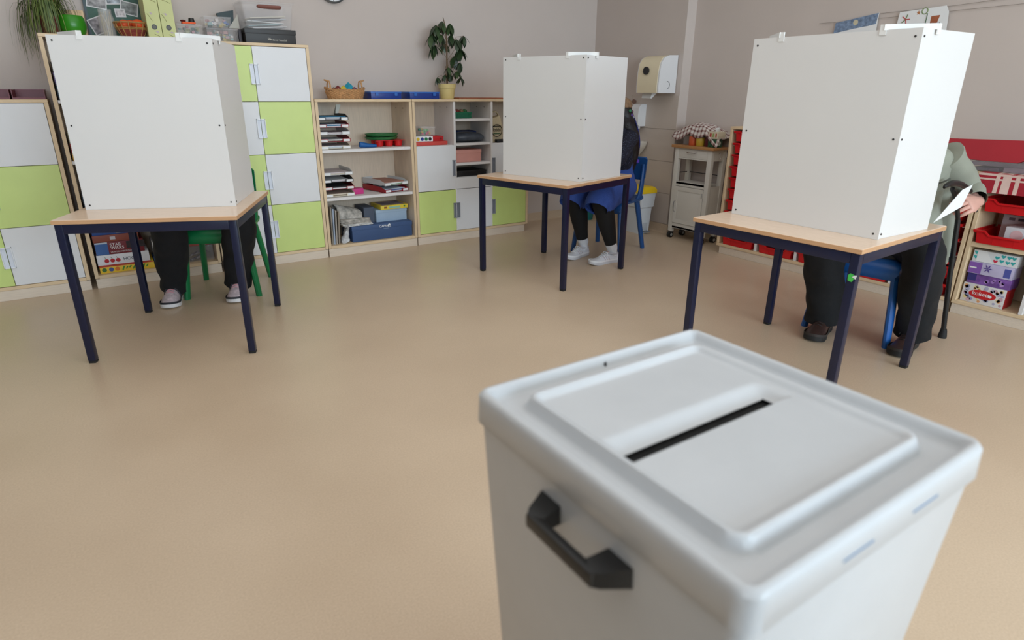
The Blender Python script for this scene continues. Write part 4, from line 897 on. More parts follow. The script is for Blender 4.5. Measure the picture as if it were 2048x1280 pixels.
def leaf_mesh(name, L, W, m, fold=.18, n=4):
    vs = []; fs = []
    for i in range(n + 1):
        t = i / n; w_ = W * math.sin(math.pi * min(1, t * .97 + .03)) ** .75 / 2; z = -.25 * L * t * t
        vs += [(-w_, L * t, z + w_ * fold), (0, L * t, z), (w_, L * t, z + w_ * fold)]
    for i in range(n):
        a = i * 3; fs += [[a, a + 1, a + 4, a + 3], [a + 1, a + 2, a + 5, a + 4]]
    me = bpy.data.meshes.new(name); me.from_pydata(vs, [], fs); me.materials.append(m); me.polygons.foreach_set('use_smooth', [True] * len(fs)); me.update(); return me
pl = thing('potted_plant', 'umbrella tree in a pale yellow pot on the low cabinet', 'plant', (2.64, F + .20, 1.1905))
yel = mat('pale_yellow_pot', (226, 206, 142), .5, .03)
make('pot', MB().lathe([(.001, 0), (.052, 0), (.056, .006), (.066, .082), (.072, .083), (.076, .118), (.072, .120), (.066, .112), (.001, .104)], n=28), yel, pl, world=False)
make('soil', MB().lathe([(.001, .1045), (.066, .106), (.066, .1115), (.001, .112)], n=20), M((58, 44, 34), .95, bump=.6), pl, world=False)
stem = mat('woody_stem', (104, 82, 58), .8, .2, 40)
make('stem', MB().tube([(0, 0, .10), (.004, .0, .25), (.008, .002, .42), (.002, 0, .55), (-.02, .0, .63)], [.0075, .007, .006, .005, .003], 8), stem, pl, world=False)
make('stem', MB().tube([(-.02, .005, .10), (-.012, .005, .17), (-.006, .004, .26)], [.004, .0035, .002], 6), stem, pl, world=False)
lfm = [leaf_mesh('leaflet', .095, .040, mat('umbrella_leaf_%d' % i, c, .38, .15, 12), .15) for i, c in enumerate(((46, 66, 38), (56, 78, 44), (38, 56, 34)))]
lr = random.Random(11)
for (px, py, pz, reach, n_, sc_) in ((-.03, 0, .60, .05, 8, .9), (-.10, -.02, .565, .03, 8, 1), (-.135, 0, .49, .03, 7, 1), (-.10, .02, .42, .02, 8, .95), (-.06, -.03, .50, .02, 7, .9), (.03, -.02, .585, .02, 8, .9), (.05, .01, .50, .02, 6, .85), (.10, 0, .47, .03, 7, .9), (.12, -.02, .40, .02, 8, .95), (.09, .02, .34, .02, 8, .95), (.17, 0, .50, .02, 6, .8), (.13, 0, .29, .02, 6, .85), (.10, 0, .22, .02, 5, .75), (.12, -.02, .17, .02, 4, .7), (.01, -.01, .25, .02, 7, .75), (.03, 0, .20, .02, 5, .6), (-.02, 0, .19, .02, 5, .65), (-.09, 0, .17, .02, 4, .65), (-.12, .01, .50, .02, 6, .9), (0, .03, .44, .02, 6, .8)):
    c = Vector((px, py, pz)); base = Vector((.004, 0, max(.14, pz - .10)))
    make('petiole', MB().tube([base, base.lerp(c, .6) + Vector((0, 0, .03)), c], .0016, 5), stem, pl, world=False)
    for k in range(n_):
        a = 2 * math.pi * k / n_ + lr.uniform(-.3, .3); tilt = lr.uniform(-1.35, -.55)
        o = bpy.data.objects.new('leaf', lr.choice(lfm)); COL.objects.link(o); o.parent = pl; WM[o.name] = WM[pl.name]
        o.matrix_basis = Matrix.Translation(c) @ Matrix.Rotation(a, 4, 'Z') @ Matrix.Rotation(tilt, 4, 'X') @ Matrix.Scale(sc_ * lr.uniform(.95, 1.3), 4)

# --- on the tall cabinets (top at 1.553)
ZT2 = 1.5535
sp = thing('spider_plant', 'spider plant with long arching leaves in a brown pot on the tall shelf', 'plant', (-.055, F + .20, ZT2))
make('pot', MB().lathe([(.001, 0), (.045, 0), (.06, .085), (.066, .086), (.066, .105), (.058, .105), (.001, .095)], n=22), M((110, 52, 40), .6), sp, world=False)
lm = MB(); sr = random.Random(3)
for k in range(240):
    a = sr.uniform(-math.pi, math.pi); L_ = sr.uniform(.13, .23); rise = sr.uniform(.04, .17); out = sr.uniform(.45, .95); drop = sr.uniform(.7, 1.5)
    if math.cos(a) > .3: L_ *= .72
    if math.cos(a) < -.5: drop *= 1.25
    d = Vector((math.cos(a), math.sin(a) * .7, 0)); s_ = Vector((-d.y, d.x, 0)); P0 = Vector((0, 0, .10)) + d * .02; n_ = 8; vs = []
    for i in range(n_ + 1):
        t = i / n_; q = P0 + d * (L_ * out * math.sin(t * math.pi / 2) ** .9) + Vector((0, 0, rise * math.sin(min(1, t * 1.35) * math.pi / 2) - L_ * drop * max(0, t - .42) ** 1.5 * 2.2)); wv = .0040 * (1 - t) ** .5 + .0008
        if q.x > -.085 or q.y > -.2 and q.x > -.085: q.z = max(q.z, .003)
        vs += [q - s_ * wv, q + s_ * wv]
    lm.add(vs, [[2 * i, 2 * i + 1, 2 * i + 3, 2 * i + 2] for i in range(n_)], k % 3)
tag(make('foliage', lm, [M((96, 112, 52), .5), M((128, 140, 78), .5), M((66, 88, 40), .5)], sp, world=False), kind='stuff')
bd = MB().ball((0, 0, 0), 1)
rb = thing('glass_bird', 'orange and yellow patterned ornament on a stick, standing among the spider plant leaves', 'ornament', (-.045, F + .25, ZT2))
make('stick', MB().tube([(0, .04, 0), (0, .04, .20)], .003, 6), stem, rb, world=False)
make('ornament_body', MB().ball((0, .04, .235), (.045, .02, .05), u=16, v=10), mat('orange_yellow_pattern', (214, 150, 70), .5, .5, 22), rb, world=False)
gbw = thing('plastic_bowl', 'bright green plastic bowl on the tall shelf, beside the spider plant', 'bowl', (.055, F + .17, ZT2))
make('bowl_body', MB().lathe([(.001, 0), (.045, 0), (.062, .02), (.071, .055), (.066, .098), (.058, .115), (.054, .113), (.062, .09), (.066, .055), (.055, .02), (.001, .008)], n=28), M((44, 134, 20), .3), gbw, world=False)
carton('gift_bag', 'white and orange patterned card standing behind the green bowl', 'card', (.03, F + .265, ZT2), (.125, F + .275, ZT2 + .155), mat('orange_white_pattern', (224, 190, 150), .7, .35, 26))
# photo collage board leaning on the wall
pf = thing('photo_board', 'framed board of black-and-white photographs leaning on the wall above the tall shelf', 'picture', (.30, F + .33, ZT2))
tl = Matrix.Translation((.30, F + .335, ZT2)) @ Matrix.Rotation(RAD(-5), 4, 'X')
make('frame', MB().box((-.165, -.012, 0), (.165, .0, .40), bev=.003, M=tl), M((70, 86, 92), .4), pf)
make('backing', MB().box((-.15, -.0135, .012), (.15, -.0122, .39), M=tl), mat('green_dark_collage', (64, 96, 84), .6, .5, 9), pf)
for k, (x, z, w_, h_, a, c) in enumerate(((-.09, .22, .11, .08, .15, (150, 146, 146)), (.01, .25, .10, .08, -.08, (170, 176, 184)), (.085, .19, .10, .08, .2, (130, 132, 130)), (-.10, .08, .10, .10, -.4, (140, 132, 136)), (.03, .16, .06, .05, -.05, (206, 196, 196)), (.08, .30, .11, .08, .1, (96, 140, 120)), (-.06, .32, .11, .08, -.1, (160, 160, 160)))):
    X = tl @ Matrix.Translation((x, -.0138 - .0006 * k, z)) @ Matrix.Rotation(a, 4, 'Y'); pr = make('photograph', MB().box((-w_ / 2, -.0004, -h_ / 2), (w_ / 2, 0, h_ / 2), M=X), M((220, 216, 216), .5), pf, smooth=0)
    make('image_area', MB().box((-w_ / 2 + .006, -.0008, -h_ / 2 + .006), (w_ / 2 - .006, -.0004, h_ / 2 - .006), M=X), M(c, .5, .6, scale=40), pr, smooth=0)
jr = thing('glass_jar', 'clear glass jar with dried grasses in front of the photo board', 'jar', (.235, F + .16, ZT2))
make('glass', MB().lathe([(.001, 0), (.040, 0), (.044, .01), (.045, .11), (.036, .135), (.038, .16), (.036, .16), (.034, .135), (.042, .108), (.041, .012), (.001, .006)], n=24), clear, jr, world=False)
gs = MB()
for k in range(14): a = k * 2.4; gs.tube([(.02 * math.cos(a), .02 * math.sin(a), .01), (.028 * math.cos(a), .028 * math.sin(a), .12 + .03 * math.sin(k))], .003, 5)
tag(make('dried_grass', gs, M((186, 172, 140), .9, .3), jr, world=False), kind='stuff')
wk = thing('wicker_bowl', 'small reddish wicker bowl filled with orange gourds', 'basket', (.365, F + .13, ZT2))
rw = mat('red_wicker', (146, 66, 56), .7, .2, 50); tanw = mat('tan_cane', (170, 128, 74), .6, .2, 50)
for k in range(9):
    z = .004 + .0068 * k; r = .058 + .0036 * k; make('woven_ring', MB().tube([(r * math.cos(a), r * math.sin(a), z) for a in [2 * math.pi * q / 32 for q in range(33)]], .0040, 5), rw if k < 7 else tanw, wk, world=False)
mb = MB()
for i in range(14): a = 2 * math.pi * i / 14; mb.tube([(.058 * math.cos(a), .058 * math.sin(a), 0), (.092 * math.cos(a), .092 * math.sin(a), .064), (.096 * math.cos(a), .096 * math.sin(a), .086)], .0034, 5)
mb.tube([(.096 * math.cos(a), .096 * math.sin(a), .087) for a in [2 * math.pi * q / 32 for q in range(33)]], .005, 6)
tag(make('stakes', mb, tanw, wk, world=False), kind='stuff')
make('bowl_floor', MB().lathe([(.001, .002), (.058, .002), (.058, .006), (.001, .006)], n=20), rw, wk, world=False)
for i, (x, y, z, r) in enumerate(((-.04, -.03, .075, .034), (.035, -.035, .078, .038), (.0, .03, .075, .04), (.05, .03, .07, .03), (-.05, .035, .07, .03))):
    make('gourd', MB().ball((x, y, z), (r, r, r * .85), u=14, v=9), M((226, 84, 30), .55), wk, world=False)
for i, x in enumerate((.4825, .5635)):
    b_ = thing('lever_arch_file', ['yellow-green lever arch file with bird print, beside the wicker bowl', 'yellow-green lever arch file with bird print, beside the clear boxes'][i], 'file', (x, F + .17, ZT2), 0, 'lever arch files on the tall shelf')
    cov = mat('file_pattern', (206, 208, 146), .6, .04)
    make('spine', MB().box((-.039, -.145, .0002), (.039, -.1415, .318), bev=.001, seg=1), cov, b_, world=False)
    for s in (-1, 1): make('cover', MB().box((min(s * .039, s * .0365), -.1415, .0002), (max(s * .039, s * .0365), .145, .318)), cov, b_, world=False)
    make('paper_block', MB().box((-.034, -.12, .012), (.034, .135, .305)), paper, b_, world=False)
    make('finger_ring', MB().tube([(0, -.1462, .065), (0, -.1445, .065)], .0155, 18), black, b_, world=False); make('finger_hole', MB().tube([(0, -.1466, .065), (0, -.1455, .065)], .011, 16), M((96, 94, 84), .5), b_, world=False)
    for k, (bx_, bz, a) in enumerate(((.0, .235, .4), (-.01, .14, -.3), (.012, .035, .2))):
        X = Matrix.Translation((bx_, -.1457, bz)) @ Matrix.Rotation(RAD(90), 4, 'X') @ Matrix.Rotation(a, 4, 'Z'); k1 = 1 if k == 0 else .6
        make('bird_print', MB().prism([(q * k1, w_ * k1) for q, w_ in ((-.02, .01), (-.006, .004), (.004, -.008), (.012, -.004), (.02, .006), (.010, .008), (.004, .018), (-.002, .010))], X, .0004), M((120, 92, 110) if k == 0 else (196, 178, 184), .7), b_, world=False, smooth=0)
        make('twig_print', MB().tube([X @ Vector((-.018, -.006, .0003)), X @ Vector((0, -.02, .0003)), X @ Vector((.016, -.038, .0003))], .0012, 4), M((142, 140, 90), .7), b_, world=False)
# clear boxes
def clearbox(label, a, b, fill, n, group='clear boxes on the tall cupboards', rs=1):
    t = carton('clear_box', label, 'box', a, b, clear, clear, .012, group); rr = random.Random(rs)
    for k in range(n):
        q = (rr.uniform(a[0] + .02, b[0] - .02), rr.uniform(a[1] + .02, b[1] - .02), rr.uniform(a[2] + .014, b[2] - .018)); s_ = rr.uniform(.007, .013)
        make('small_part', MB().box((-s_, -s_ * .8, -s_ * .7), (s_, s_ * .8, s_ * .7), M=Matrix.Translation(q) @ Matrix.Rotation(rr.random() * 3, 4, 'Z') @ Matrix.Rotation(rr.random() - .5, 4, 'X')), M(fill[k % len(fill)], .5), t)
    return t
mixc = [(210, 200, 196), (190, 150, 150), (140, 170, 170), (200, 180, 120)]
cl1 = clearbox('clear box with crafting pieces beside the lever arch files', (.615, F + .08, ZT2), (.775, F + .24, ZT2 + .10), [(120, 150, 150), (170, 120, 130), (150, 150, 110)], 22, rs=2)
make('orange_card', MB().box((.655, F + .09, ZT2 + .1005), (.735, F + .15, ZT2 + .112), bev=.002), M((236, 92, 34), .6), cl1)
solo('red_black_clip', MB().ball((.665, F + .125, ZT2 + .1195), (.018, .014, .007)), M((90, 20, 26), .5), 'dark red clip lying on the clear crafting box', 'clip')
solo('black_spool', MB().tube([(.715, F + .12, ZT2 + .1125), (.715, F + .12, ZT2 + .137)], [.020, .016], 16), black, 'black round spool standing on the clear crafting box', 'spool')
clearbox('lower clear box of small parts beside the black gift box', (.79, F + .08, ZT2), (.99, F + .24, ZT2 + .085), mixc, 26, rs=3)
clearbox('upper clear box of small parts stacked under the dark green folder', (.785, F + .085, ZT2 + .0855), (.955, F + .23, ZT2 + .155), mixc + [(60, 90, 150)], 20, rs=4)
clearbox('middle clear box of small parts close to the dark green folder', (.80, F + .245, ZT2), (.99, F + .345, ZT2 + .10), mixc, 16, rs=6)
gf = thing('magazine_file', 'dark green folder with a pointed corner, leaning beside the clear bin', 'folder', (1.0, F + .26, ZT2 + .1005))
make('folder_body', MB().prism([(-.09, .09), (-.03, .105), (.02, .115), (.01, .02), (-.02, .001), (-.05, .06), (-.085, .07)], Matrix.Translation((.99, F + .29, ZT2 + .1005)) @ Matrix.Rotation(RAD(90), 4, 'X'), .04), M((38, 56, 58), .5), gf)
make('label_card', MB().prism([(-.05, .0), (.02, .0), (.018, .09)], Matrix.Translation((1.015, F + .248, ZT2 + .1006)) @ Matrix.Rotation(RAD(90), 4, 'X'), .002), M((206, 200, 186), .7), gf)
spot(gf, (1.018, F + .2458, ZT2 + .06), .010, (0, -1, 0), M((190, 140, 60), .6))
carton('small_case', 'small dark case between the clear boxes and the black gift box', 'case', (.998, F + .12, ZT2), (1.018, F + .22, ZT2 + .085), M((40, 30, 36), .5))
kb = carton('gift_box', 'black gift box with a silver line of lettering, on the tall cupboard', 'box', (1.026, F + .06, ZT2), (1.371, F + .32, ZT2 + .094), M((42, 40, 40), .45), M((44, 42, 42), .45), .032)
text('flower beautiful', .017, (1.205, F + .0588, ZT2 + .020), '-y', M((196, 190, 180), .5), kb, sx=.9)
lw = MB(); 
for a in (-.9, -.3, .3, .9): lw.prism([(0, 0), (.004, .008), (0, .018), (-.004, .008)], Matrix.Translation((1.186, F + .0590, ZT2 + .022)) @ Matrix.Rotation(RAD(90), 4, 'X') @ Matrix.Rotation(a, 4, 'Z'), .0008)
make('flower_mark', lw, M((196, 190, 180), .5), kb)
cbn = thing('clear_bin', 'large clear plastic bin with a brown handle, standing on the black gift box', 'box', (1.20, F + .20, ZT2 + .0943))
zb = ZT2 + .0943
wl = MB(); a0 = rrect(1.05, 1.352, F + .09, F + .31, .015, zb, 3); a1 = rrect(1.03, 1.372, F + .075, F + .325, .015, zb + .15, 3)
ins = lambda R_, k, dz: [Vector((1.201 + (v.x - 1.201) * k, F + .2 + (v.y - F - .2) * k, v.z + dz)) for v in R_]
wl.loft([a0, a1, ins(a1, 1.03, .004), ins(a1, 1.03, .012), ins(a1, .985, .012), ins(a0, .98, .004)], caps=(True, True)); make('bin_walls', wl, clear, cbn)
make('bin_lid', MB().box((1.022, F + .066, zb + .1625), (1.380, F + .334, zb + .172), bev=.004), clear, cbn)
hb = MB(); limb(hb, [(1.135, F + .071, zb + .143, .006, .010), (1.15, F + .068, zb + .138, .008, .014), (1.27, F + .068, zb + .138, .008, .014), (1.285, F + .071, zb + .143, .006, .010)], 12); make('handle', hb, M((134, 84, 74), .5), cbn)
for k in range(5):
    make('paper_sheet', MB().box((-.12, -.08, 0), (.12, .08, .006), M=Matrix.Translation((1.20 + rnd.uniform(-.01, .01), F + .2, zb + .012 + .016 * k)) @ Matrix.Rotation(rnd.uniform(-.1, .1), 4, 'Z') @ Matrix.Rotation(rnd.uniform(-.12, .12), 4, 'Y')), [paper, M((150, 186, 190), .7), paper, M((180, 190, 200), .7), papercr][k], cbn)
# maroon crates on the low cupboard at the edge of the picture
for k, (x0, x1) in enumerate(((-.62, -.335), (-.325, -.165))):
    t = thing('open_tray', ['maroon open plastic tray at the picture edge, on the low cupboard', 'maroon open plastic tray against the tall shelf, on the low cupboard'][k], 'tray', ((x0 + x1) / 2, F + .2, 1.1905), 0, 'maroon trays on the low cupboard')
    mb = MB(); m_ = M((112, 36, 48), .4); mb.box((x0, F + .06, 1.1905), (x1, F + .33, 1.194)); 
    for a, b in (((x0, F + .06), (x1, F + .064)), ((x0, F + .326), (x1, F + .33)), ((x0, F + .064), (x0 + .004, F + .326)), ((x1 - .004, F + .064), (x1, F + .326))): mb.box((*a, 1.194), (*b, 1.2 if a[1] < F + .063 and b[1] < F + .07 else 1.243))
    make('tray_body', mb, m_, t); make('rim', MB().box((x0, F + .3305, 1.215), (x1, F + .334, 1.246), bev=.001, seg=1), M((150, 104, 112), .4), t)
# --- games in the bottom compartment of the tall open shelf
GB = [('white and yellow board game box with letters like green scribble, lowest of the game stack', .0885, .138, (236, 196, 56), 0), ('white board game box with three cherries, second from below in the game stack', .1385, .213, (232, 230, 234), 1),
      ('dark red board game box with a blue end, third from below in the game stack', .2135, .298, (122, 30, 40), 2), ('brown board game box, fourth from below in the game stack', .2985, .345, (146, 74, 58), 3), ('blue board game box, topmost of the game stack', .3455, .385, (40, 78, 150), 4)]
for lab, z0, z1, c, k in GB:
    x0, x1 = -.095 - .004 * (k % 2), .225 - .02 * (k % 3) - (.06 if k == 3 else 0); t = carton('game_box', lab, 'game', (x0, F + .035, z0), (x1, F + .30, z1), M(c, .5), group='board games in the tall shelf'); y = F + .0348
    if k == 0:
        for x, cc in ((-.07, (60, 110, 50)), (-.03, (70, 90, 150)), (.005, (220, 120, 40))): spot(t, (x, y, .112), .014, (0, -1, 0), M(cc, .6))
        for i in range(8): make('print', MB().tube([(.035 + .02 * i, y, .10 + .006 * (i % 3)), (.047 + .02 * i, y - .0004, .126 - .005 * (i % 2))], .004, 6), M((70, 150, 60), .6), t)
        patch(t, x0 + .001, x1 - .001, .1315, .1375, y, M((190, 40, 40), .6))
    if k == 1:
        for x in (-.045, -.012, .020): spot(t, (x, y, .172), .0135, (0, -1, 0), M((186, 28, 40), .5), 'cherry_print')
        for x in (-.045, -.012, .020): make('stem_print', MB().tube([(x, y - .0006, .184), (x - .008, y - .0006, .198)], .0012, 4), M((50, 110, 60), .6), t)
        text('HOCH³', .030, (.05, y - .0004, .166), '-y', M((60, 66, 80), .6), t)
        patch(t, x0 + .001, x1 - .001, .1395, .1445, y, M((186, 40, 50), .6))
    if k == 2:
        patch(t, x0 + .001, -.022, .2145, .297, y, M((58, 100, 164), .5)); patch(t, x0 + .001, -.022, .288, .2975, y - .0005, M((196, 206, 220), .6))
        text('STAR', .028, (-.010, y - .0004, .268), '-y', paper, t); text('WARS', .028, (-.008, y - .0004, .246), '-y', paper, t)
        text('LICHTSCHWERT-DUELL', .0125, (-.012, y - .0004, .224), '-y', paper, t, name='small_print'); patch(t, .085, .19, .246, .292, y, M((40, 20, 22), .5, .5, scale=30))
    if k == 3: patch(t, .0, .03, .312, .332, y, M((206, 200, 206), .6))
    if k == 4: patch(t, .04, .09, .352, .378, y, M((150, 140, 120), .6))
GB2 = [('blue and orange puzzle box, lowest beside the game stack', .0885, .140, (76, 116, 170), .23, .43), ('orange and green puzzle box beside the game stack', .1405, .175, (170, 150, 110), .24, .42), ('plain white box beside the game stack, topmost', .1755, .262, (214, 212, 208), .235, .40)]
for k, (lab, z0, z1, c, x0, x1) in enumerate(GB2):
    t = carton('puzzle_box', lab, 'game', (x0, F + .05, z0), (x1, F + .28, z1), M(c, .6), group='puzzle boxes in the tall shelf')
    if k == 0: patch(t, x0 + .002, x0 + .05, .092, .134, F + .0498, M((200, 150, 130), .6, .4, scale=40)); patch(t, x0 + .052, x1 - .01, .126, .1385, F + .0498, M((210, 216, 224), .6))
    if k == 1: patch(t, x0 + .06, x0 + .12, .145, .170, F + .0498, M((206, 130, 80), .6))
cbx = thing('clear_box', 'clear box of grey crayons in the bottom of the tall open shelf', 'box', (.53, F + .15, .0885))
make('box_body', MB().box((.438, F + .05, .0885), (.612, F + .26, .20), bev=.008), clear, cbx)
for k in range(12): make('crayon', MB().tube([(.452 + .012 * (k % 6), F + .07, .100 + .013 * (k // 6) + .003 * k), (.56 + .006 * (k % 5), F + .2, .106 + .013 * (k // 6) + .005 * k)], .006, 6), M([(70, 66, 80), (150, 146, 156), (110, 104, 118)][k % 3], .5), cbx)
carton('game_box', 'thin red and white game box on the clear crayon box', 'game', (.44, F + .06, .2005), (.60, F + .24, .222), M((176, 90, 84), .6))
for k, (z0, z1, c) in enumerate(((.462, .54, (40, 44, 50)), (.5405, .62, (60, 80, 96)), (.827, .87, (206, 160, 60)), (.8705, .93, (150, 44, 44)), (.9305, 1.0, (120, 118, 96)), (1.187, 1.27, (40, 70, 90)), (1.2705, 1.34, (110, 100, 150)), (1.3405, 1.40, (46, 36, 34)))):
    carton('game_box', ['black', 'slate blue', 'ochre', 'dark red', 'olive', 'petrol', 'violet', 'brown'][k] + ' game box mostly hidden behind the left voting screen, in the tall shelf', 'game', (-.10, F + .03, z0), (.24, F + .29, z1), M(c, .6), group='hidden games in the tall shelf')
# wall clock
ck = thing('wall_clock', 'round white wall clock with a grey rim, high on the back wall', 'clock', (1.765, YB, 1.99))
make('rim', MB().lathe([(.104, 0), (.114, .0), (.114, .03), (.104, .036), (.100, .03), (.104, 0)], n=40, caps=False, M=Matrix.Translation((1.765, YB - .001, 1.99)) @ Matrix.Rotation(RAD(90), 4, 'X')), M((112, 116, 118), .3, metal=.6), ck)
make('dial', MB().tube([(1.765, YB - .0015, 1.99), (1.765, YB - .024, 1.99)], .104, 40), paper, ck)
for k in range(12):
    a = RAD(30 * k); make('hour_mark', MB().box((-.003, -.025, .078), (.003, -.0242, .094), M=Matrix.Translation((1.765, YB, 1.99)) @ Matrix.Rotation(a, 4, 'Y')), dark, ck)
make('hand', MB().box((-.004, -.027, -.01), (.004, -.0255, .055), M=Matrix.Translation((1.765, YB, 1.99)) @ Matrix.Rotation(RAD(300), 4, 'Y')), dark, ck); make('hand', MB().box((-.003, -.029, -.01), (.003, -.0275, .085), M=Matrix.Translation((1.765, YB, 1.99)) @ Matrix.Rotation(RAD(60), 4, 'Y')), dark, ck)

# ================================================================== right-hand wall: tray unit, open unit, trolley, washing corner
FX, FB = 4.218, XR - .006
def xpanel(name, a, b, m, parent): return make(name, MB().box(a, b, bev=.0015, seg=1), m, parent)
COLW, YL0 = .345, 3.232
YSP = 2.203
def tunit(label, ya, yb, top, cols):
    t = thing('tray_unit', label, 'cabinet', ((FX + FB) / 2, (ya + yb) / 2, 0))
    xpanel('top_panel', (FX - .002, ya, top - .019), (FB, yb, top), birche, t); xpanel('bottom_panel', (FX - .002, ya, .062), (FB, yb, .083), birche, t)
    xpanel('plinth', (FX + .004, ya + .002, 0), (FB, yb - .03 * (top > .9), .0615), birchh, t); xpanel('back_panel', (FB - .012, ya + .022, .084), (FB - .001, yb - .022, top - .02), birch, t)
    xpanel('side_panel', (FX, yb - .0215, .0835), (FB, yb, top - .0195), birche, t); xpanel('side_panel', (FX, ya, .0835), (FB, ya + .0215, top - .0195), birche, t)
    for y in cols: xpanel('partition', (FX + .002, y - .010, .0835), (FB - .013, y + .010, top - .0195), shelfw, t)
    return t
CW = (YL0 - 1.515) / 5
tF = tunit('high light birch unit of red trays, beside the white trolley', YSP, 3.2545, 1.009, [YL0 - CW, YL0 - 2 * CW])
tF2 = tunit('lower light birch unit of red trays, behind the voter with the cane', 1.493, YSP - .001, .84, [YL0 - 4 * CW])
def tray_mesh(W, D, H, m):
    """Open school tray, front at x=0 facing -x, width along y, with rim flange and dipped front"""
    mb = MB(); h = W / 2; b_ = h - .017; t = .003
    mb.box((.012, -b_ + .01, 0), (D, b_ - .01, .003))
    fr = [(-h, H), (-h, H - .017), (-b_, H - .019), (-b_ + .008, .0), (b_ - .008, .0), (b_, H - .019), (h, H - .017), (h, H), (.10, H), (.075, H - .022), (-.075, H - .022), (-.10, H)]
    X = Matrix.Translation((.0, 0, 0)) @ Matrix(((0, 0, 1, 0), (1, 0, 0, 0), (0, 1, 0, 0), (0, 0, 0, 1)))
    mb.prism(fr, X, .004)
    lip = [(-h, H), (-.10, H), (-.075, H - .022), (.075, H - .022), (.10, H), (h, H)]
    for (y0, z0), (y1, z1) in zip(lip, lip[1:]):
        mb.loft([[Vector((-.008, y0, z0 - .010)), Vector((.003, y0, z0 - .012)), Vector((.003, y0, z0)), Vector((-.008, y0, z0 - .001))], [Vector((-.008, y1, z1 - .010)), Vector((.003, y1, z1 - .012)), Vector((.003, y1, z1)), Vector((-.008, y1, z1 - .001))]])
    for s in (-1, 1):
        mb.loft([[Vector((.002, s * (b_ - .009), 0)), Vector((.002, s * (b_ - .006), 0)), Vector((.002, s * b_, H - .017)), Vector((.002, s * (b_ - t), H - .017))], [Vector((D, s * (b_ - .009), 0)), Vector((D, s * (b_ - .006), 0)), Vector((D, s * b_, H - .017)), Vector((D, s * (b_ - t), H - .017))]])
        mb.box((.002, min(s * (b_ - .002), s * h), H - .017), (D, max(s * (b_ - .002), s * h), H - .014)); mb.box((.002, min(s * (h - .003), s * h), H - .017), (D, max(s * (h - .003), s * h), H))
        mb.box((-.001, min(s * .052, s * .050), .006), (.001, max(s * .052, s * .050), H - .024))
    mb.box((D - .003, -b_, 0), (D, b_, H))
    return mb
tm = None; ORD = ['topmost', 'second from the top', 'third from the top', 'fourth from the top', 'fifth from the top', 'sixth from the top', 'seventh from the top', 'eighth from the top', 'ninth from the top', 'lowest']
for c in range(5):
    yc = YL0 - (c + .5) * CW + (0, 0, .006, -.006, 0)[c]
    cn_ = ['first column beside the trolley', 'second column from the trolley', 'third column from the trolley', 'fourth column from the trolley', 'column behind the cane'][c]
    rows = list(range(10)) if c < 3 else list(range(2, 10))
    for q, r in enumerate(rows):
        zt = .977 - .0885 * r if r < 9 else .160
        if tm is None: o = make('tray', tray_mesh(.312, .275, .075, redp), redp); tm = o.data
        else: o = make('tray', None, None, me=tm)
        o.location = (FX + .004 + .003 * ((c * 3 + r * 7) % 3), yc, zt - .075); WM[o.name] = Matrix.Translation(o.location)
        tag(o, 'red plastic tray, %s in the %s' % (ORD[q] if r < 9 else 'lowest', cn_), 'tray', 'red trays in the tray units')
        for s in (-1, 1):
            ye = yc + s * .163
            make('runner', MB().box((FX + .02, min(ye, ye - s * .012), zt - .0215), (FB - .02, max(ye, ye - s * .012), zt - .0178)), shelfw, tF if c < 3 else tF2, smooth=0)
# open unit G at the right edge
tG = thing('shelf_unit', 'light birch open unit with two wide trays and tissue boxes at the right edge', 'cabinet', ((FX + FB) / 2, 1.1, 0))
YG0, YG1, ZG = 1.484, .70, .84
xpanel('plinth', (FX + .004, YG1, 0), (FB, YG0 - .004, .0615), birchh, tG); xpanel('bottom_panel', (FX - .002, YG1, .062), (FB, YG0, .083), birche, tG)
xpanel('side_panel', (FX, YG0 - .0215, .0835), (FB, YG0, ZG - .02), birche, tG); xpanel('side_panel', (FX, YG1, .0835), (FB, YG1 + .0215, ZG - .02), birche, tG)
xpanel('top_panel', (FX - .002, YG1, ZG - .0195), (FB, YG0, ZG), birche, tG); xpanel('partition', (FX + .002, 1.128, .0835), (FB - .012, 1.148, ZG - .02), shelfw, tG)
xpanel('shelf', (FX, 1.149, .418), (FB - .012, YG0 - .022, .446), birche, tG); xpanel('shelf', (FX, YG1 + .022, .418), (FB - .012, 1.127, .446), birche, tG)
xpanel('back_panel', (FB - .011, YG1 + .022, .084), (FB - .001, YG0 - .022, ZG - .02), birch, tG)
for y in (1.149, YG0 - .0315):
    make('runner', MB().box((FX + .02, y, .682), (FB - .02, y + .0095, .686), bev=0), shelfw, tG, smooth=0); 
big = tray_mesh(.312, .285, .075, redp); wt = make('tray', big, redp); wt.location = (FX - .012, 1.306, .4465)
tag(wt, 'red tray holding white boxes, on the shelf above the tissue boxes', 'tray')
wt2 = make('tray', None, None, me=wt.data); wt2.location = (FX - .006, 1.306, .6295); tag(wt2, 'red tray under the plaid cloth, upper one of the open unit', 'tray')
c1 = carton('white_carton', 'white carton with a pink circle standing in the lower red tray', 'box', (FX + .03, 1.20, .450), (FX + .17, 1.325, .555), M((216, 214, 218), .6))
spot(c1, (FX + .0298, 1.268, .512), .030, (-1, 0, 0), M((222, 180, 182), .6))
spot(c1, (FX + .06, 1.1999, .505), .022, (0, -1, 0), M((150, 150, 156), .6))
c2 = carton('white_carton', 'white carton behind the one with the pink circle, in the lower red tray', 'box', (FX + .18, 1.215, .450), (FX + .255, 1.40, .60), M((206, 206, 212), .6))
for k in range(3): make('print', MB().box((FX + .179, 1.25 + .045 * k, .57), (FX + .18, 1.28 + .045 * k, .585)), M([(196, 140, 150), (90, 90, 110), (120, 110, 120)][k], .6), c2, smooth=0)
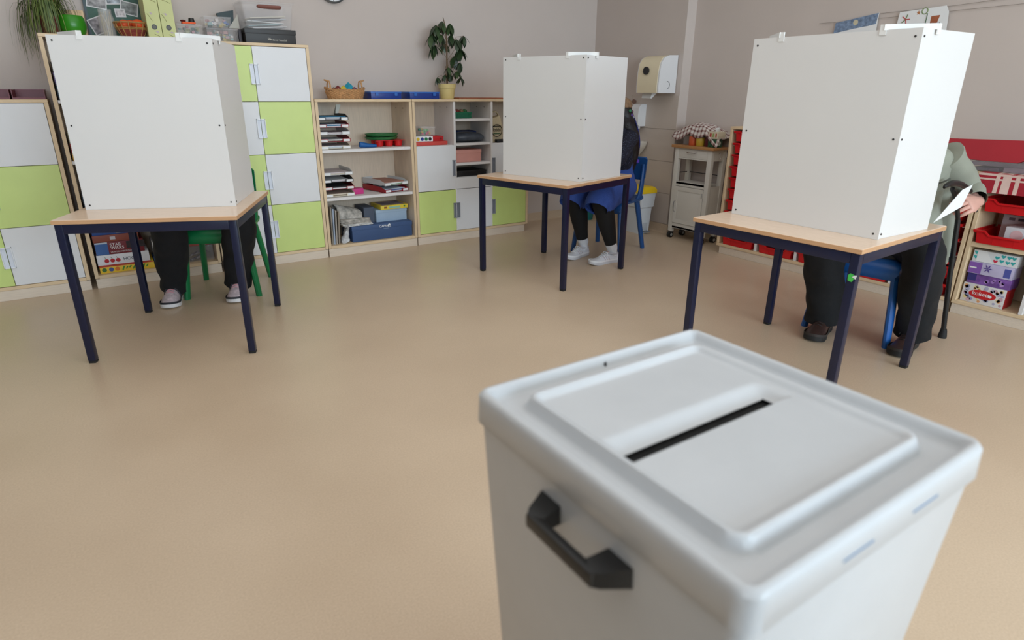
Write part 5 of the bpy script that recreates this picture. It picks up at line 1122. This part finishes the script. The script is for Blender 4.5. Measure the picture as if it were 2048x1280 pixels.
# tissue boxes
def flowers(parent, y0, y1, z0, z1, x, cols, n, rs):
    rr = random.Random(rs)
    for k in range(n):
        y, z = rr.uniform(y0 + .014, y1 - .014), rr.uniform(z0 + .014, z1 - .014)
        make('flower_print', MB().tube([(x, y, z), (x - .0005, y, z)], rr.uniform(.007, .013), 7), M(cols[k % len(cols)], .6), parent, smooth=0)
kk = carton('tissue_box', 'flowery tissue box with a red oval, lowest of the stack', 'tissue box', (FX + .025, 1.232, .0835), (FX + .145, 1.452, .198), M((226, 222, 220), .55))
flowers(kk, 1.232, 1.452, .0835, .198, FX + .0249, [(224, 160, 110), (180, 176, 200), (206, 170, 180), (230, 206, 150), (150, 150, 186)], 46, 5)
ov = MB(); ov.tube([(FX + .0243, 1.345, .142), (FX + .0236, 1.345, .142)], 1, 28); ov.v = [Vector((v.x, 1.345 + (v.y - 1.345) * .070, .142 + (v.z - .142) * .027)) for v in ov.v]
make('red_oval', ov, M((204, 34, 40), .5), kk); text('kokett', .034, (FX + .0232, 1.398, .135), '-x', paper, kk)
make('print', MB().tube([(FX + .0234, 1.305, .140), (FX + .0230, 1.305, .140)], .009, 9), paper, kk)
make('side_panel', MB().box((FX + .026, 1.2312, .085), (FX + .144, 1.232, .1965)), M((190, 40, 44), .5), kk, smooth=0)
k2 = carton('tissue_box', 'dark purple tissue box, second from below in the stack', 'tissue box', (FX + .03, 1.226, .1985), (FX + .15, 1.446, .258), M((126, 84, 160), .5, .4, scale=14))
make('print', MB().box((FX + .0293, 1.40, .215), (FX + .0298, 1.445, .2575)), M((58, 52, 120), .5), k2, smooth=0)
flowers(k2, 1.24, 1.40, .202, .256, FX + .0298, [(160, 120, 190), (186, 150, 206), (110, 70, 150)], 10, 8)
k3 = carton('tissue_box', 'lilac and white tissue box with a dark star flower, third from below in the stack', 'tissue box', (FX + .025, 1.228, .2585), (FX + .145, 1.452, .330), M((200, 192, 222), .5, .1))
make('print', MB().box((FX + .0243, 1.385, .262), (FX + .0248, 1.450, .326)), M((136, 92, 176), .5), k3, smooth=0)
sf = MB()
for a in range(6): X = Matrix.Translation((FX + .0245, 1.355, .300)) @ Matrix.Rotation(RAD(60 * a), 4, 'X') @ Matrix(((0, 0, -1, 0), (1, 0, 0, 0), (0, 1, 0, 0), (0, 0, 0, 1))); sf.prism([(0, 0), (.012, .004), (.026, 0), (.012, -.004)], X, .0006)
make('flower_print', sf, M((96, 76, 150), .5), k3, smooth=0); make('print', MB().box((FX + .0243, 1.24, .268), (FX + .0248, 1.272, .318)), M((84, 92, 170), .5), k3, smooth=0)
make('small_print', MB().box((FX + .0238, 1.41, .290), (FX + .0244, 1.445, .298)), paper, k3, smooth=0)
k4 = carton('tissue_box', 'white tissue box with turquoise hearts, topmost of the stack', 'tissue box', (FX + .03, 1.222, .3305), (FX + .15, 1.446, .398), M((228, 230, 232), .5))
HEART = [(0, -.010), (.011, .002), (.0115, .007), (.008, .010), (.004, .0095), (0, .006), (-.004, .0095), (-.008, .010), (-.0115, .007), (-.011, .002)]
for k, (y, z, c) in enumerate(((1.245, .381, 0), (1.268, .381, 0), (1.296, .382, 0), (1.245, .353, 0), (1.270, .352, 0), (1.300, .354, 0), (1.325, .370, 0), (1.33, .348, 1), (1.43, .382, 0), (1.43, .356, 0))):
    X = Matrix.Translation((FX + .0297, y, z)) @ Matrix(((0, 0, -1, 0), (-1, 0, 0, 0), (0, 1, 0, 0), (0, 0, 0, 1))); make('heart_print', MB().prism(HEART, X, .0005), M([(60, 176, 176), (214, 50, 80)][c], .5), k4, smooth=0)
make('white_corner', MB().prism([(0, 0), (.085, 0), (.045, .066), (.0, .066)], Matrix.Translation((FX + .0292, 1.425, .332)) @ Matrix(((0, 0, -1, 0), (-1, 0, 0, 0), (0, 1, 0, 0), (0, 0, 0, 1))), .0004), paper, k4, smooth=0)
# plaid cloth, clear case and red folder on the open unit
ty_ = thing('plaid_cloth', 'red plaid cloth with cream stripes hanging over the open unit', 'cloth', (FX, 1.12, ZG))
redc = mat('red_cotton', (168, 30, 46), .85, .08, 40, .2, 300); crs = mat('cream_stripe', (222, 190, 178), .85, .05, 40)
cl = MB(); n_ = 22; R0 = []; 
def clothpt(u, v, off=0):
    """u 0..1 along y (from 1.505 down to .72), v along drape: 0 back on top -> 1 hem in front"""
    y = 1.507 - u * .80; w_ = .006 * math.sin(u * 17) * max(0, v - .55) * 2
    if v < .55: p = Vector((FX + .30 - v / .55 * .318, y, ZG + .0025 + off)); 
    else: p = Vector((FX - .020 - w_ - off - .012 * (v - .55), y, ZG - (v - .55) / .45 * .105 + .0025 * (v < .6)))
    return p
def clothstrip(u0, u1, v0, v1, off, nu, nv):
    mb = MB(); vs = [clothpt(u0 + (u1 - u0) * i / nu, v0 + (v1 - v0) * j / nv, off) for i in range(nu + 1) for j in range(nv + 1)]
    mb.add(vs, [[i * (nv + 1) + j, (i + 1) * (nv + 1) + j, (i + 1) * (nv + 1) + j + 1, i * (nv + 1) + j + 1] for i in range(nu) for j in range(nv)]); return mb
make('cloth_body', clothstrip(0, 1, 0, 1, 0, 60, 20), redc, ty_, smooth=60)
for v0, v1 in ((.56, .60), (.66, .70)): make('woven_stripe', clothstrip(0, 1, v0, v1, .0012, 60, 2), crs, ty_, smooth=60)
for u0, u1 in ((.11, .135), (.15, .20), (.225, .25), (.38, .405), (.42, .47), (.49, .515)): make('woven_stripe', clothstrip(u0, u1, .2, .995, .0008, 4, 16), crs, ty_, smooth=60)
cc = carton('clear_case', 'flat clear case of dark cards under the red folder, on the plaid cloth', 'case', (FX + .03, .80, ZG + .0042), (FX + .27, 1.62, ZG + .060), clear, None)
for k in range(5): make('card_stack', MB().box((FX + .05, .84 + .15 * k, ZG + .006), (FX + .25, .97 + .15 * k, ZG + .022 + .010 * (k % 2))), M([(60, 52, 66), (96, 80, 92), (44, 40, 48), (120, 100, 110)][k % 4], .6), cc)
make('card_stack', MB().box((FX + .045, .83, ZG + .034), (FX + .25, 1.60, ZG + .05)), M((86, 72, 80), .6, .5), cc)
rf = MB(); X = Matrix.Translation((FX + .045, 1.12, ZG + .0605)); 
out = [(.70, .070), (.62, .046), (.53, .004), (.42, 0), (.245, 0), (.20, .022), (-.30, .026), (-.42, .05), (-.42, .12), (-.10, .124), (.25, .124), (.70, .112)]
rf.prism([(y, z) for y, z in out], X @ Matrix.Rotation(RAD(18), 4, 'Y') @ Matrix(((0, 0, 1, 0), (1, 0, 0, 0), (0, 1, 0, 0), (0, 0, 0, 1))) @ Matrix.Rotation(RAD(0), 4, 'Z'), .012)
solo('red_folder', rf, mat('red_card', (170, 26, 40), .6, .04), 'large red card folder on top of the clear case, against the right wall', 'folder')
# string of drawings on the right wall
wx = XR
sg = MB().tube([(wx - .012, 2.84, 1.724), (wx - .012, 2.29, 1.725), (wx - .012, 1.62, 1.735), (wx - .012, .6, 1.76)], .0014, 5); solo('string', sg, M((150, 140, 132), .8), 'lower thin string across the right wall that holds the drawings', 'string')
sg = MB().tube([(wx - .010, 2.42, 1.753), (wx - .010, 2.0, 1.758), (wx - .010, 1.63, 1.774), (wx - .010, .6, 1.82)], .0014, 5); solo('string', sg, M((150, 140, 132), .8), 'upper thin string across the right wall, above the drawings', 'string')
d1 = thing('drawing', 'child drawing with a blue band and a yellow sun, above the right screen', 'drawing', (wx, 2.571, 1.47))
TW = Matrix.Translation((wx - .016, 2.571, -.017)) @ Matrix(((0, 0, -1, 0), (-1, 0, 0, 0), (0, 1, 0, 0), (0, 0, 0, 1)))   # local x = right in view, y = up, z = towards the room
make('sheet', MB().prism([(-.15, 1.49), (.15, 1.49), (.148, 1.775), (-.143, 1.735)], TW, .001), paper, d1, smooth=0)
make('blue_band', MB().prism([(-.147, 1.668), (-.142, 1.735), (.146, 1.774), (.140, 1.708), (.09, 1.700), (.0, 1.690)], TW @ Matrix.Translation((0, 0, .001)), .0005), mat('blue_crayon', (120, 138, 164), .8, .35, 50), d1, smooth=0)
make('sun', MB().tube([TW @ Vector((.0, 1.728, .0015)), TW @ Vector((.0, 1.728, .002))], .017, 16), M((206, 196, 166), .8), d1)
for x, z, c in ((-.05, 1.632, (190, 30, 56)), (.008, 1.634, (60, 44, 100))):
    make('flower', MB().prism([(x + .021 * math.cos(a) * (1 + .25 * math.cos(5 * a)), z + .019 * math.sin(a) * (1 + .25 * math.cos(5 * a))) for a in [2 * math.pi * q / 30 for q in range(30)]], TW @ Matrix.Translation((0, 0, .001)), .0005), M(c, .8), d1, smooth=0)
    make('flower_stalk', MB().prism([(x - .002, z - .10), (x + .002, z - .10), (x + .002, z - .015), (x - .002, z - .015)], TW @ Matrix.Translation((0, 0, .001)), .0004), M((70, 120, 70), .8), d1, smooth=0)
d2 = thing('drawing', 'child drawing with a star and a brown pot, beside the blue-banded drawing', 'drawing', (wx, 2.15, 1.49))
TW2 = Matrix.Translation((wx - .016, 2.15, -.042)) @ Matrix(((0, 0, -1, 0), (-1, 0, 0, 0), (0, 1, 0, 0), (0, 0, 0, 1)))
make('sheet', MB().prism([(-.16, 1.53), (.145, 1.53), (.16, 1.64), (.15, 1.77), (.13, 1.805), (-.14, 1.79)], TW2, .001), paper, d2, smooth=0)
U = TW2 @ Matrix.Translation((0, 0, .001))
make('pot_figure', MB().prism([(.055, 1.66), (.085, 1.66), (.105, 1.755), (.055, 1.752)], U, .0005), M((170, 96, 64), .8, .25), d2, smooth=0)
make('star', MB().prism([(-.025 + (.014 if k % 2 == 0 else .006) * math.sin(math.pi * k / 5), 1.778 + (.014 if k % 2 == 0 else .006) * math.cos(math.pi * k / 5)) for k in range(10)], U, .0005), M((186, 120, 74), .8), d2, smooth=0)
make('wreath', MB().tube([U @ Vector((.012 + .017 * math.cos(a), 1.785 + .017 * math.sin(a), .0005)) for a in [2 * math.pi * q / 20 for q in range(21)]], .0028, 5), M((120, 140, 90), .8), d2)
make('stalk_figure', MB().tube([U @ Vector((.030, 1.77, .0005)), U @ Vector((.028, 1.69, .0005))], .0025, 5), M((70, 100, 70), .8), d2)
for k in range(5): a = 2 * math.pi * k / 5; make('petal', MB().tube([U @ Vector((-.095, 1.745, .0005)), U @ Vector((-.095 + .026 * math.cos(a), 1.745 + .03 * math.sin(a), .0005))], .003, 5), M([(190, 80, 80), (110, 130, 80)][k % 2], .8), d2)
for k, x in enumerate((-.10, -.09, .095, .105, .03)): make('pen_mark', MB().tube([U @ Vector((x, 1.69, .0005)), U @ Vector((x + .008, 1.715, .0005))], .002, 5), M([(200, 120, 100), (200, 120, 100), (100, 60, 90), (100, 60, 90), (190, 60, 70)][k], .8), d2)

# trolley
cream_w = mat('cream_lacquer', (226, 222, 214), .45, .01)
tr_ = thing('kitchen_trolley', 'white kitchen trolley with wooden top and castors, beside the red tray unit', 'trolley', (4.45, 3.68, 0))
TX0, TX1, TY0, TY1 = 4.312, 4.505, 3.482, 3.885
make('top', MB().box((TX0 - .022, TY0 - .028, .803), (TX1 + .012, TY1 + .028, .826), bev=.004), mat('oak_top', (186, 134, 84), .45, .12, 5, stretch=(20, 3, 20)), tr_)
for x in (TX0, TX1 - .036):
    for y in (TY0, TY1 - .044): make('leg', MB().box((x, y, .062), (x + .036, y + .044, .8025), bev=.003), cream_w, tr_)
dr_ = make('drawer', MB().box((TX0 + .003, TY0 + .046, .722), (TX0 + .02, TY1 - .046, .796), bev=.002), cream_w, tr_)
make('handle', MB().tube([(TX0 + .003, 3.740, .772), (TX0 - .016, 3.738, .771), (TX0 - .018, 3.73, .768), (TX0 - .018, 3.648, .768), (TX0 - .016, 3.64, .771), (TX0 + .003, 3.638, .772)], .0035, 8), chrome, dr_)
for z0, z1 in ((.795, .8025), (.712, .721)): make('rail', MB().box((TX0 + .002, TY0 + .044, z0), (TX0 + .034, TY1 - .044, z1)), cream_w, tr_)
for y in (TY0, TY1 - .012):
    make('side_board', MB().box((TX0 + .0365, y + .006, .712), (TX1 - .0365, y + .014, .8025)), cream_w, tr_)
    make('side_board', MB().box((TX0 + .0365, y + .006, .10), (TX1 - .0365, y + .014, .500)), cream_w, tr_)
make('shelf', MB().box((TX0 + .002, TY0 + .045, .495), (TX1 - .002, TY1 - .045, .512)), cream_w, tr_); make('bottom_board', MB().box((TX0 + .002, TY0 + .045, .098), (TX1 - .002, TY1 - .045, .115)), cream_w, tr_)
make('rail', MB().box((TX0 + .002, TY0 + .044, .475), (TX0 + .02, TY1 - .044, .514), bev=.002), cream_w, tr_); make('rail', MB().box((TX0 + .002, TY0 + .044, .098), (TX0 + .02, TY1 - .044, .145), bev=.002), cream_w, tr_)
make('guard_rail', MB().tube([(TX1 - .02, TY0 + .04, .585), (TX1 - .02, TY1 - .04, .585)], .004, 8), M((70, 66, 64), .4), tr_)
make('guard_rail', MB().tube([(TX0 + .03, TY1 - .02, .585), (TX1 - .03, TY1 - .02, .585)], .004, 8), M((70, 66, 64), .4), tr_)
dd = make('door', MB().box((TX0 - .001, TY0 + .047, .148), (TX0 + .012, TY1 - .047, .472), bev=.002).box((TX0 - .005, TY0 + .047, .148), (TX0 - .0012, TY0 + .078, .472)).box((TX0 - .005, TY1 - .078, .148), (TX0 - .0012, TY1 - .047, .472)).box((TX0 - .005, TY0 + .078, .148), (TX0 - .0012, TY1 - .078, .18)).box((TX0 - .005, TY0 + .078, .436), (TX0 - .0012, TY1 - .078, .472)), cream_w, tr_)
make('handle', MB().tube([(TX0 - .004, 3.824, .345), (TX0 - .02, 3.824, .335), (TX0 - .024, 3.824, .295), (TX0 - .02, 3.824, .255), (TX0 - .004, 3.824, .245)], .004, 8), chrome, dd)
make('hinge', MB().box((TX0 - .0075, TY0 + .048, .40), (TX0 - .0052, TY0 + .058, .44)), chrome, dd)
for y in (3.60, 3.515): make('hook', MB().tube([(TX0 + .10 + (3.6 - y) * 1.0, TY0 + .006, .775), (TX0 + .10 + (3.6 - y), TY0 - .006, .775), (TX0 + .10 + (3.6 - y), TY0 - .006, .735), (TX0 + .10 + (3.6 - y), TY0 - .016, .732), (TX0 + .10 + (3.6 - y), TY0 - .018, .745)], .003, 6), chrome, tr_)
for x in (TX0 + .018, TX1 - .018):
    for y in (TY0 + .022, TY1 - .022):
        cs = make('caster', MB().box((x - .006, y - .014, .038), (x + .02, y + .014, .0615), bev=.004), M((150, 150, 150), .35, metal=.5), tr_)
        make('wheel', MB().tube([(x - .006, y - .017, .026), (x - .006, y + .017, .026)], .026, 18), black, cs); make('hub', MB().tube([(x - .006, y - .019, .026), (x - .006, y + .019, .026)], .014, 14), M((168, 168, 166), .4), cs)
# things on the trolley
ZT3 = .8265
for lab, y, x, r, h_, c, al in (('clear jar under the checked towel, farthest from the tray unit', 3.835, 4.40, .036, .085, (214, 206, 204), .45), ('orange jar under the checked towel', 3.745, 4.37, .036, .085, (204, 92, 52), 1), ('yellow jar under the checked towel', 3.665, 4.37, .038, .08, (200, 166, 60), 1), ('dark red jar under the checked towel', 3.588, 4.385, .036, .085, (84, 26, 34), 1)):
    j = thing('jar', lab, 'jar', (x, y, ZT3), 0, 'jars under the checked towel')
    make('jar_body', MB().lathe([(.001, 0), (r * .92, 0), (r, .006), (r, h_ * .82), (r * .9, h_ * .9), (.001, h_ * .9)], n=18), M(c, .3) if al == 1 else clear, j, world=False); make('lid', MB().lathe([(.001, h_ * .9), (r * .93, h_ * .9), (r * .93, h_), (.001, h_)], n=18), M((190, 180, 170), .5), j, world=False)
tw = thing('checked_towel', 'checked kitchen towel draped over the jars on the trolley', 'towel', (4.44, 3.70, ZT3 + .09))
gm_ = bpy.data.materials.new('checked_cotton'); gm_.use_nodes = True; MATS['check'] = gm_; n = gm_.node_tree.nodes; L = gm_.node_tree.links; b = n['Principled BSDF']; b.inputs['Roughness'].default_value = .9
uvn = n.new('ShaderNodeUVMap'); sx_ = n.new('ShaderNodeSeparateXYZ'); L.new(uvn.outputs[0], sx_.inputs[0])
def bandn(sock, freq, lo):
    m1 = n.new('ShaderNodeMath'); m1.operation = 'MULTIPLY'; m1.inputs[1].default_value = freq; L.new(sock, m1.inputs[0]); m2 = n.new('ShaderNodeMath'); m2.operation = 'FRACT'; L.new(m1.outputs[0], m2.inputs[0]); m3 = n.new('ShaderNodeMath'); m3.operation = 'LESS_THAN'; m3.inputs[1].default_value = lo; L.new(m2.outputs[0], m3.inputs[0]); return m3.outputs[0]
a1_ = bandn(sx_.outputs[0], 13, .42); a2_ = bandn(sx_.outputs[1], 11, .42); ad = n.new('ShaderNodeMath'); ad.operation = 'ADD'; L.new(a1_, ad.inputs[0]); L.new(a2_, ad.inputs[1]); hf = n.new('ShaderNodeMath'); hf.operation = 'MULTIPLY'; hf.inputs[1].default_value = .5; L.new(ad.outputs[0], hf.inputs[0])
cr = n.new('ShaderNodeValToRGB'); cr.color_ramp.interpolation = 'CONSTANT'; L.new(hf.outputs[0], cr.inputs[0]); cr.color_ramp.elements[0].color = (*s2l((226, 220, 214)), 1); cr.color_ramp.elements[1].position = .4; cr.color_ramp.elements[1].color = (*s2l((190, 164, 158)), 1); e_ = cr.color_ramp.elements.new(.8); e_.color = (*s2l((112, 74, 70)), 1); L.new(cr.outputs[0], b.inputs['Base Color'])
nu, nv = 34, 26; vs = []; uv = []
for i in range(nu + 1):
    for j in range(nv + 1):
        u, v = i / nu, j / nv; y = 3.955 - u * .50; x = 4.30 + v * .26
        dome = math.sin(math.pi * min(1, max(0, (u - .02) / .96))) ** .55 * math.sin(math.pi * min(1, .16 + v * .7)) ** .7
        z = ZT3 + .068 + .118 * dome + .010 * noise.noise(Vector((u * 7, v * 6, 2)))
        if v < .22: z -= (.22 - v) * (.14 + .20 * abs(math.sin(u * 8.5))); x += (.22 - v) * .12
        if u < .10: z += .03 * (1 - u / .10) - .0
        vs.append(Vector((x, y, z))); uv.append((u, v))
mb = MB().add(vs, [[i * (nv + 1) + j, (i + 1) * (nv + 1) + j, (i + 1) * (nv + 1) + j + 1, i * (nv + 1) + j + 1] for i in range(nu) for j in range(nv)])
o = make('towel_cloth', mb, gm_, tw, smooth=80); ul = o.data.uv_layers.new(name='UVMap')
for lp in o.data.loops: ul.data[lp.index].uv = uv[lp.vertex_index]
md = o.modifiers.new('thickness', 'SOLIDIFY'); md.thickness = .003
gx_ = carton('green_tin', 'dark green patterned tin on the trolley, under the small tissue box', 'tin', (4.335, 3.475, ZT3), (4.42, 3.555, ZT3 + .068), mat('green_pattern', (38, 84, 58), .4, .6, 60)); 
spot(gx_, (4.378, 3.4748, ZT3 + .033), .020, (0, -1, 0), M((190, 196, 184), .5)); 
tb_ = carton('tissue_pack', 'small cream tissue box with red print on the green tin', 'tissue box', (4.335, 3.462, ZT3 + .0685), (4.43, 3.56, ZT3 + .125), M((222, 210, 186), .6))
for y, w_, c in ((3.545, .018, (190, 60, 50)), (3.515, .012, (150, 170, 90)), (3.485, .012, (190, 60, 50))): make('print', MB().box((4.3343, y - w_, ZT3 + .082), (4.335, y, ZT3 + .112)), M(c, .6), tb_, smooth=0)
ts = MB(); limb(ts, [(4.375, 3.505, ZT3 + .1245, .02, .012), (4.375, 3.50, ZT3 + .14, .03, .008), (4.38, 3.49, ZT3 + .155, .012, .004)], 12, wrinkle=.3, wfreq=50); make('tissue', ts, paper, tb_)

# washing corner
ds = thing('towel_dispenser', 'cream paper towel dispenser with a dark round window on the washing wall', 'dispenser', (XP - .1, 4.18, 1.25))
prof = [(XP - .0065, 1.25), (4.20, 1.25), (4.195, 1.30), (4.20, 1.42), (4.212, 1.49), (4.245, 1.535), (4.30, 1.556), (XP - .0065, 1.56)]
mb = MB(); mb.loft([[Vector((x, y, z)) for x, z in prof] for y in (4.06, 4.30)]); make('cover', mb, mat('cream_plastic_cover', (238, 224, 192), .4, .01), ds)
for y0, y1 in ((4.043, 4.0605), (4.2995, 4.312)): mb = MB(); mb.loft([[Vector((x + (.004 if 0 < i < 7 else 0), y, z)) for i, (x, z) in enumerate(prof)] for y in (y0, y1)]); make('end_cap', mb, white, ds)
make('window', MB().tube([(4.197, 4.195, 1.432), (4.185, 4.195, 1.432)], .033, 24), M((38, 38, 42), .25), ds)
make('lock_ring', MB().tube([(4.305 + .030 * math.cos(a), 4.0425, 1.315 + .030 * math.sin(a)) for a in [RAD(q) for q in range(-70, 110, 12)]], .0025, 6), M((50, 50, 52), .5), ds)
make('lock_disc', MB().tube([(4.305, 4.0435, 1.315), (4.305, 4.0420, 1.315)], .026, 20), white, ds)
make('paper_strip', MB().loft([[Vector((4.27, 4.18, 1.2505)), Vector((4.27, 4.355 - .06, 1.2505)), Vector((4.33, 4.295, 1.2505)), Vector((4.33, 4.18, 1.2505))], [Vector((4.26, 4.185, 1.205)), Vector((4.26, 4.295, 1.205)), Vector((4.275, 4.295, 1.203)), Vector((4.275, 4.185, 1.203))]]), paper, ds)
sd = thing('soap_dispenser', 'small white soap dispenser on the panelled washing wall', 'dispenser', (XP - .06, 4.425, .93))
prof = [(XP - .0065, .955), (4.335, .955), (4.318, .975), (4.312, 1.05), (4.32, 1.12), (4.345, 1.148), (XP - .0065, 1.152)]
mb = MB(); mb.loft([[Vector((x, y, z)) for x, z in prof] for y in (4.378, 4.475)]); make('cover', mb, white, sd)
make('window', MB().tube([(4.3175, 4.43, 1.005), (4.3085, 4.43, 1.005)], .013, 16), M((40, 38, 40), .3), sd)
make('push_bar', MB().box((4.312, 4.395, .932), (4.37, 4.458, .9545), bev=.006), white, sd)
solo('wall_hook', MB().tube([(XP - .0062, 4.53, 1.172), (XP - .028, 4.53, 1.172)], [.016, .022], 18), M((128, 98, 84), .5), 'round brown wall hook above the soap dispenser', 'hook')
sk_ = thing('wash_basin', 'small white wash basin on the washing wall, behind the voter in blue', 'basin', (4.33, 4.50, .69))
mb = MB(); mb.loft([rrect(4.30, XP - .0065, 4.40, 4.66, .03, .69), rrect(4.25, XP - .0065, 4.33, 4.72, .04, .76), rrect(4.235, XP - .0065, 4.31, 4.74, .04, .80), rrect(4.232, XP - .0065, 4.307, 4.743, .04, .822), rrect(4.25, XP - .03, 4.325, 4.725, .035, .822), rrect(4.27, XP - .05, 4.36, 4.69, .03, .76)]); make('bowl', mb, mat('ceramic', (226, 220, 210), .15, .01), sk_)
make('tap', MB().tube([(4.385, 4.52, .822), (4.385, 4.52, .90), (4.36, 4.52, .925), (4.31, 4.52, .915), (4.30, 4.52, .895)], .011, 10), chrome, sk_)
bn = thing('pedal_bin', 'white pedal bin with yellow lid, behind the blue chair near the wall', 'bin', (4.235, 4.26, 0))
mb = MB(); mb.loft([rrect(4.170, 4.303, 4.108, 4.36, .018, 0), rrect(4.160, 4.313, 4.096, 4.375, .02, .24), rrect(4.148, 4.325, 4.085, 4.39, .02, .25), rrect(4.140, 4.333, 4.075, 4.40, .02, .378)]); make('bin_body', mb, mat('bin_white', (220, 224, 230), .4, .01), bn)
mb = MB(); mb.loft([rrect(4.134, 4.339, 4.068, 4.406, .022, .379), rrect(4.134, 4.339, 4.068, 4.406, .022, .405), rrect(4.145, 4.328, 4.082, 4.395, .022, .425), rrect(4.16, 4.31, 4.10, 4.37, .02, .435)]); make('lid', mb, M((244, 204, 28), .4), bn)
make('pedal_recess', MB().box((4.215, 4.1015, .02), (4.268, 4.1065, .10), bev=.002), M((190, 194, 200), .4), bn); make('pedal', MB().box((4.215, 4.06, .015), (4.268, 4.106, .026), bev=.004), M((130, 132, 136), .4), bn)
solo('bucket', MB().lathe([(.001, 0), (.07, 0), (.085, .13), (.092, .132), (.092, .14), (.080, .14), (.066, .008), (.001, .006)], (4.22, 4.94, 0), 22), M((16, 110, 110), .4), 'small teal bucket on the floor behind the legs of the voter in blue', 'bucket')
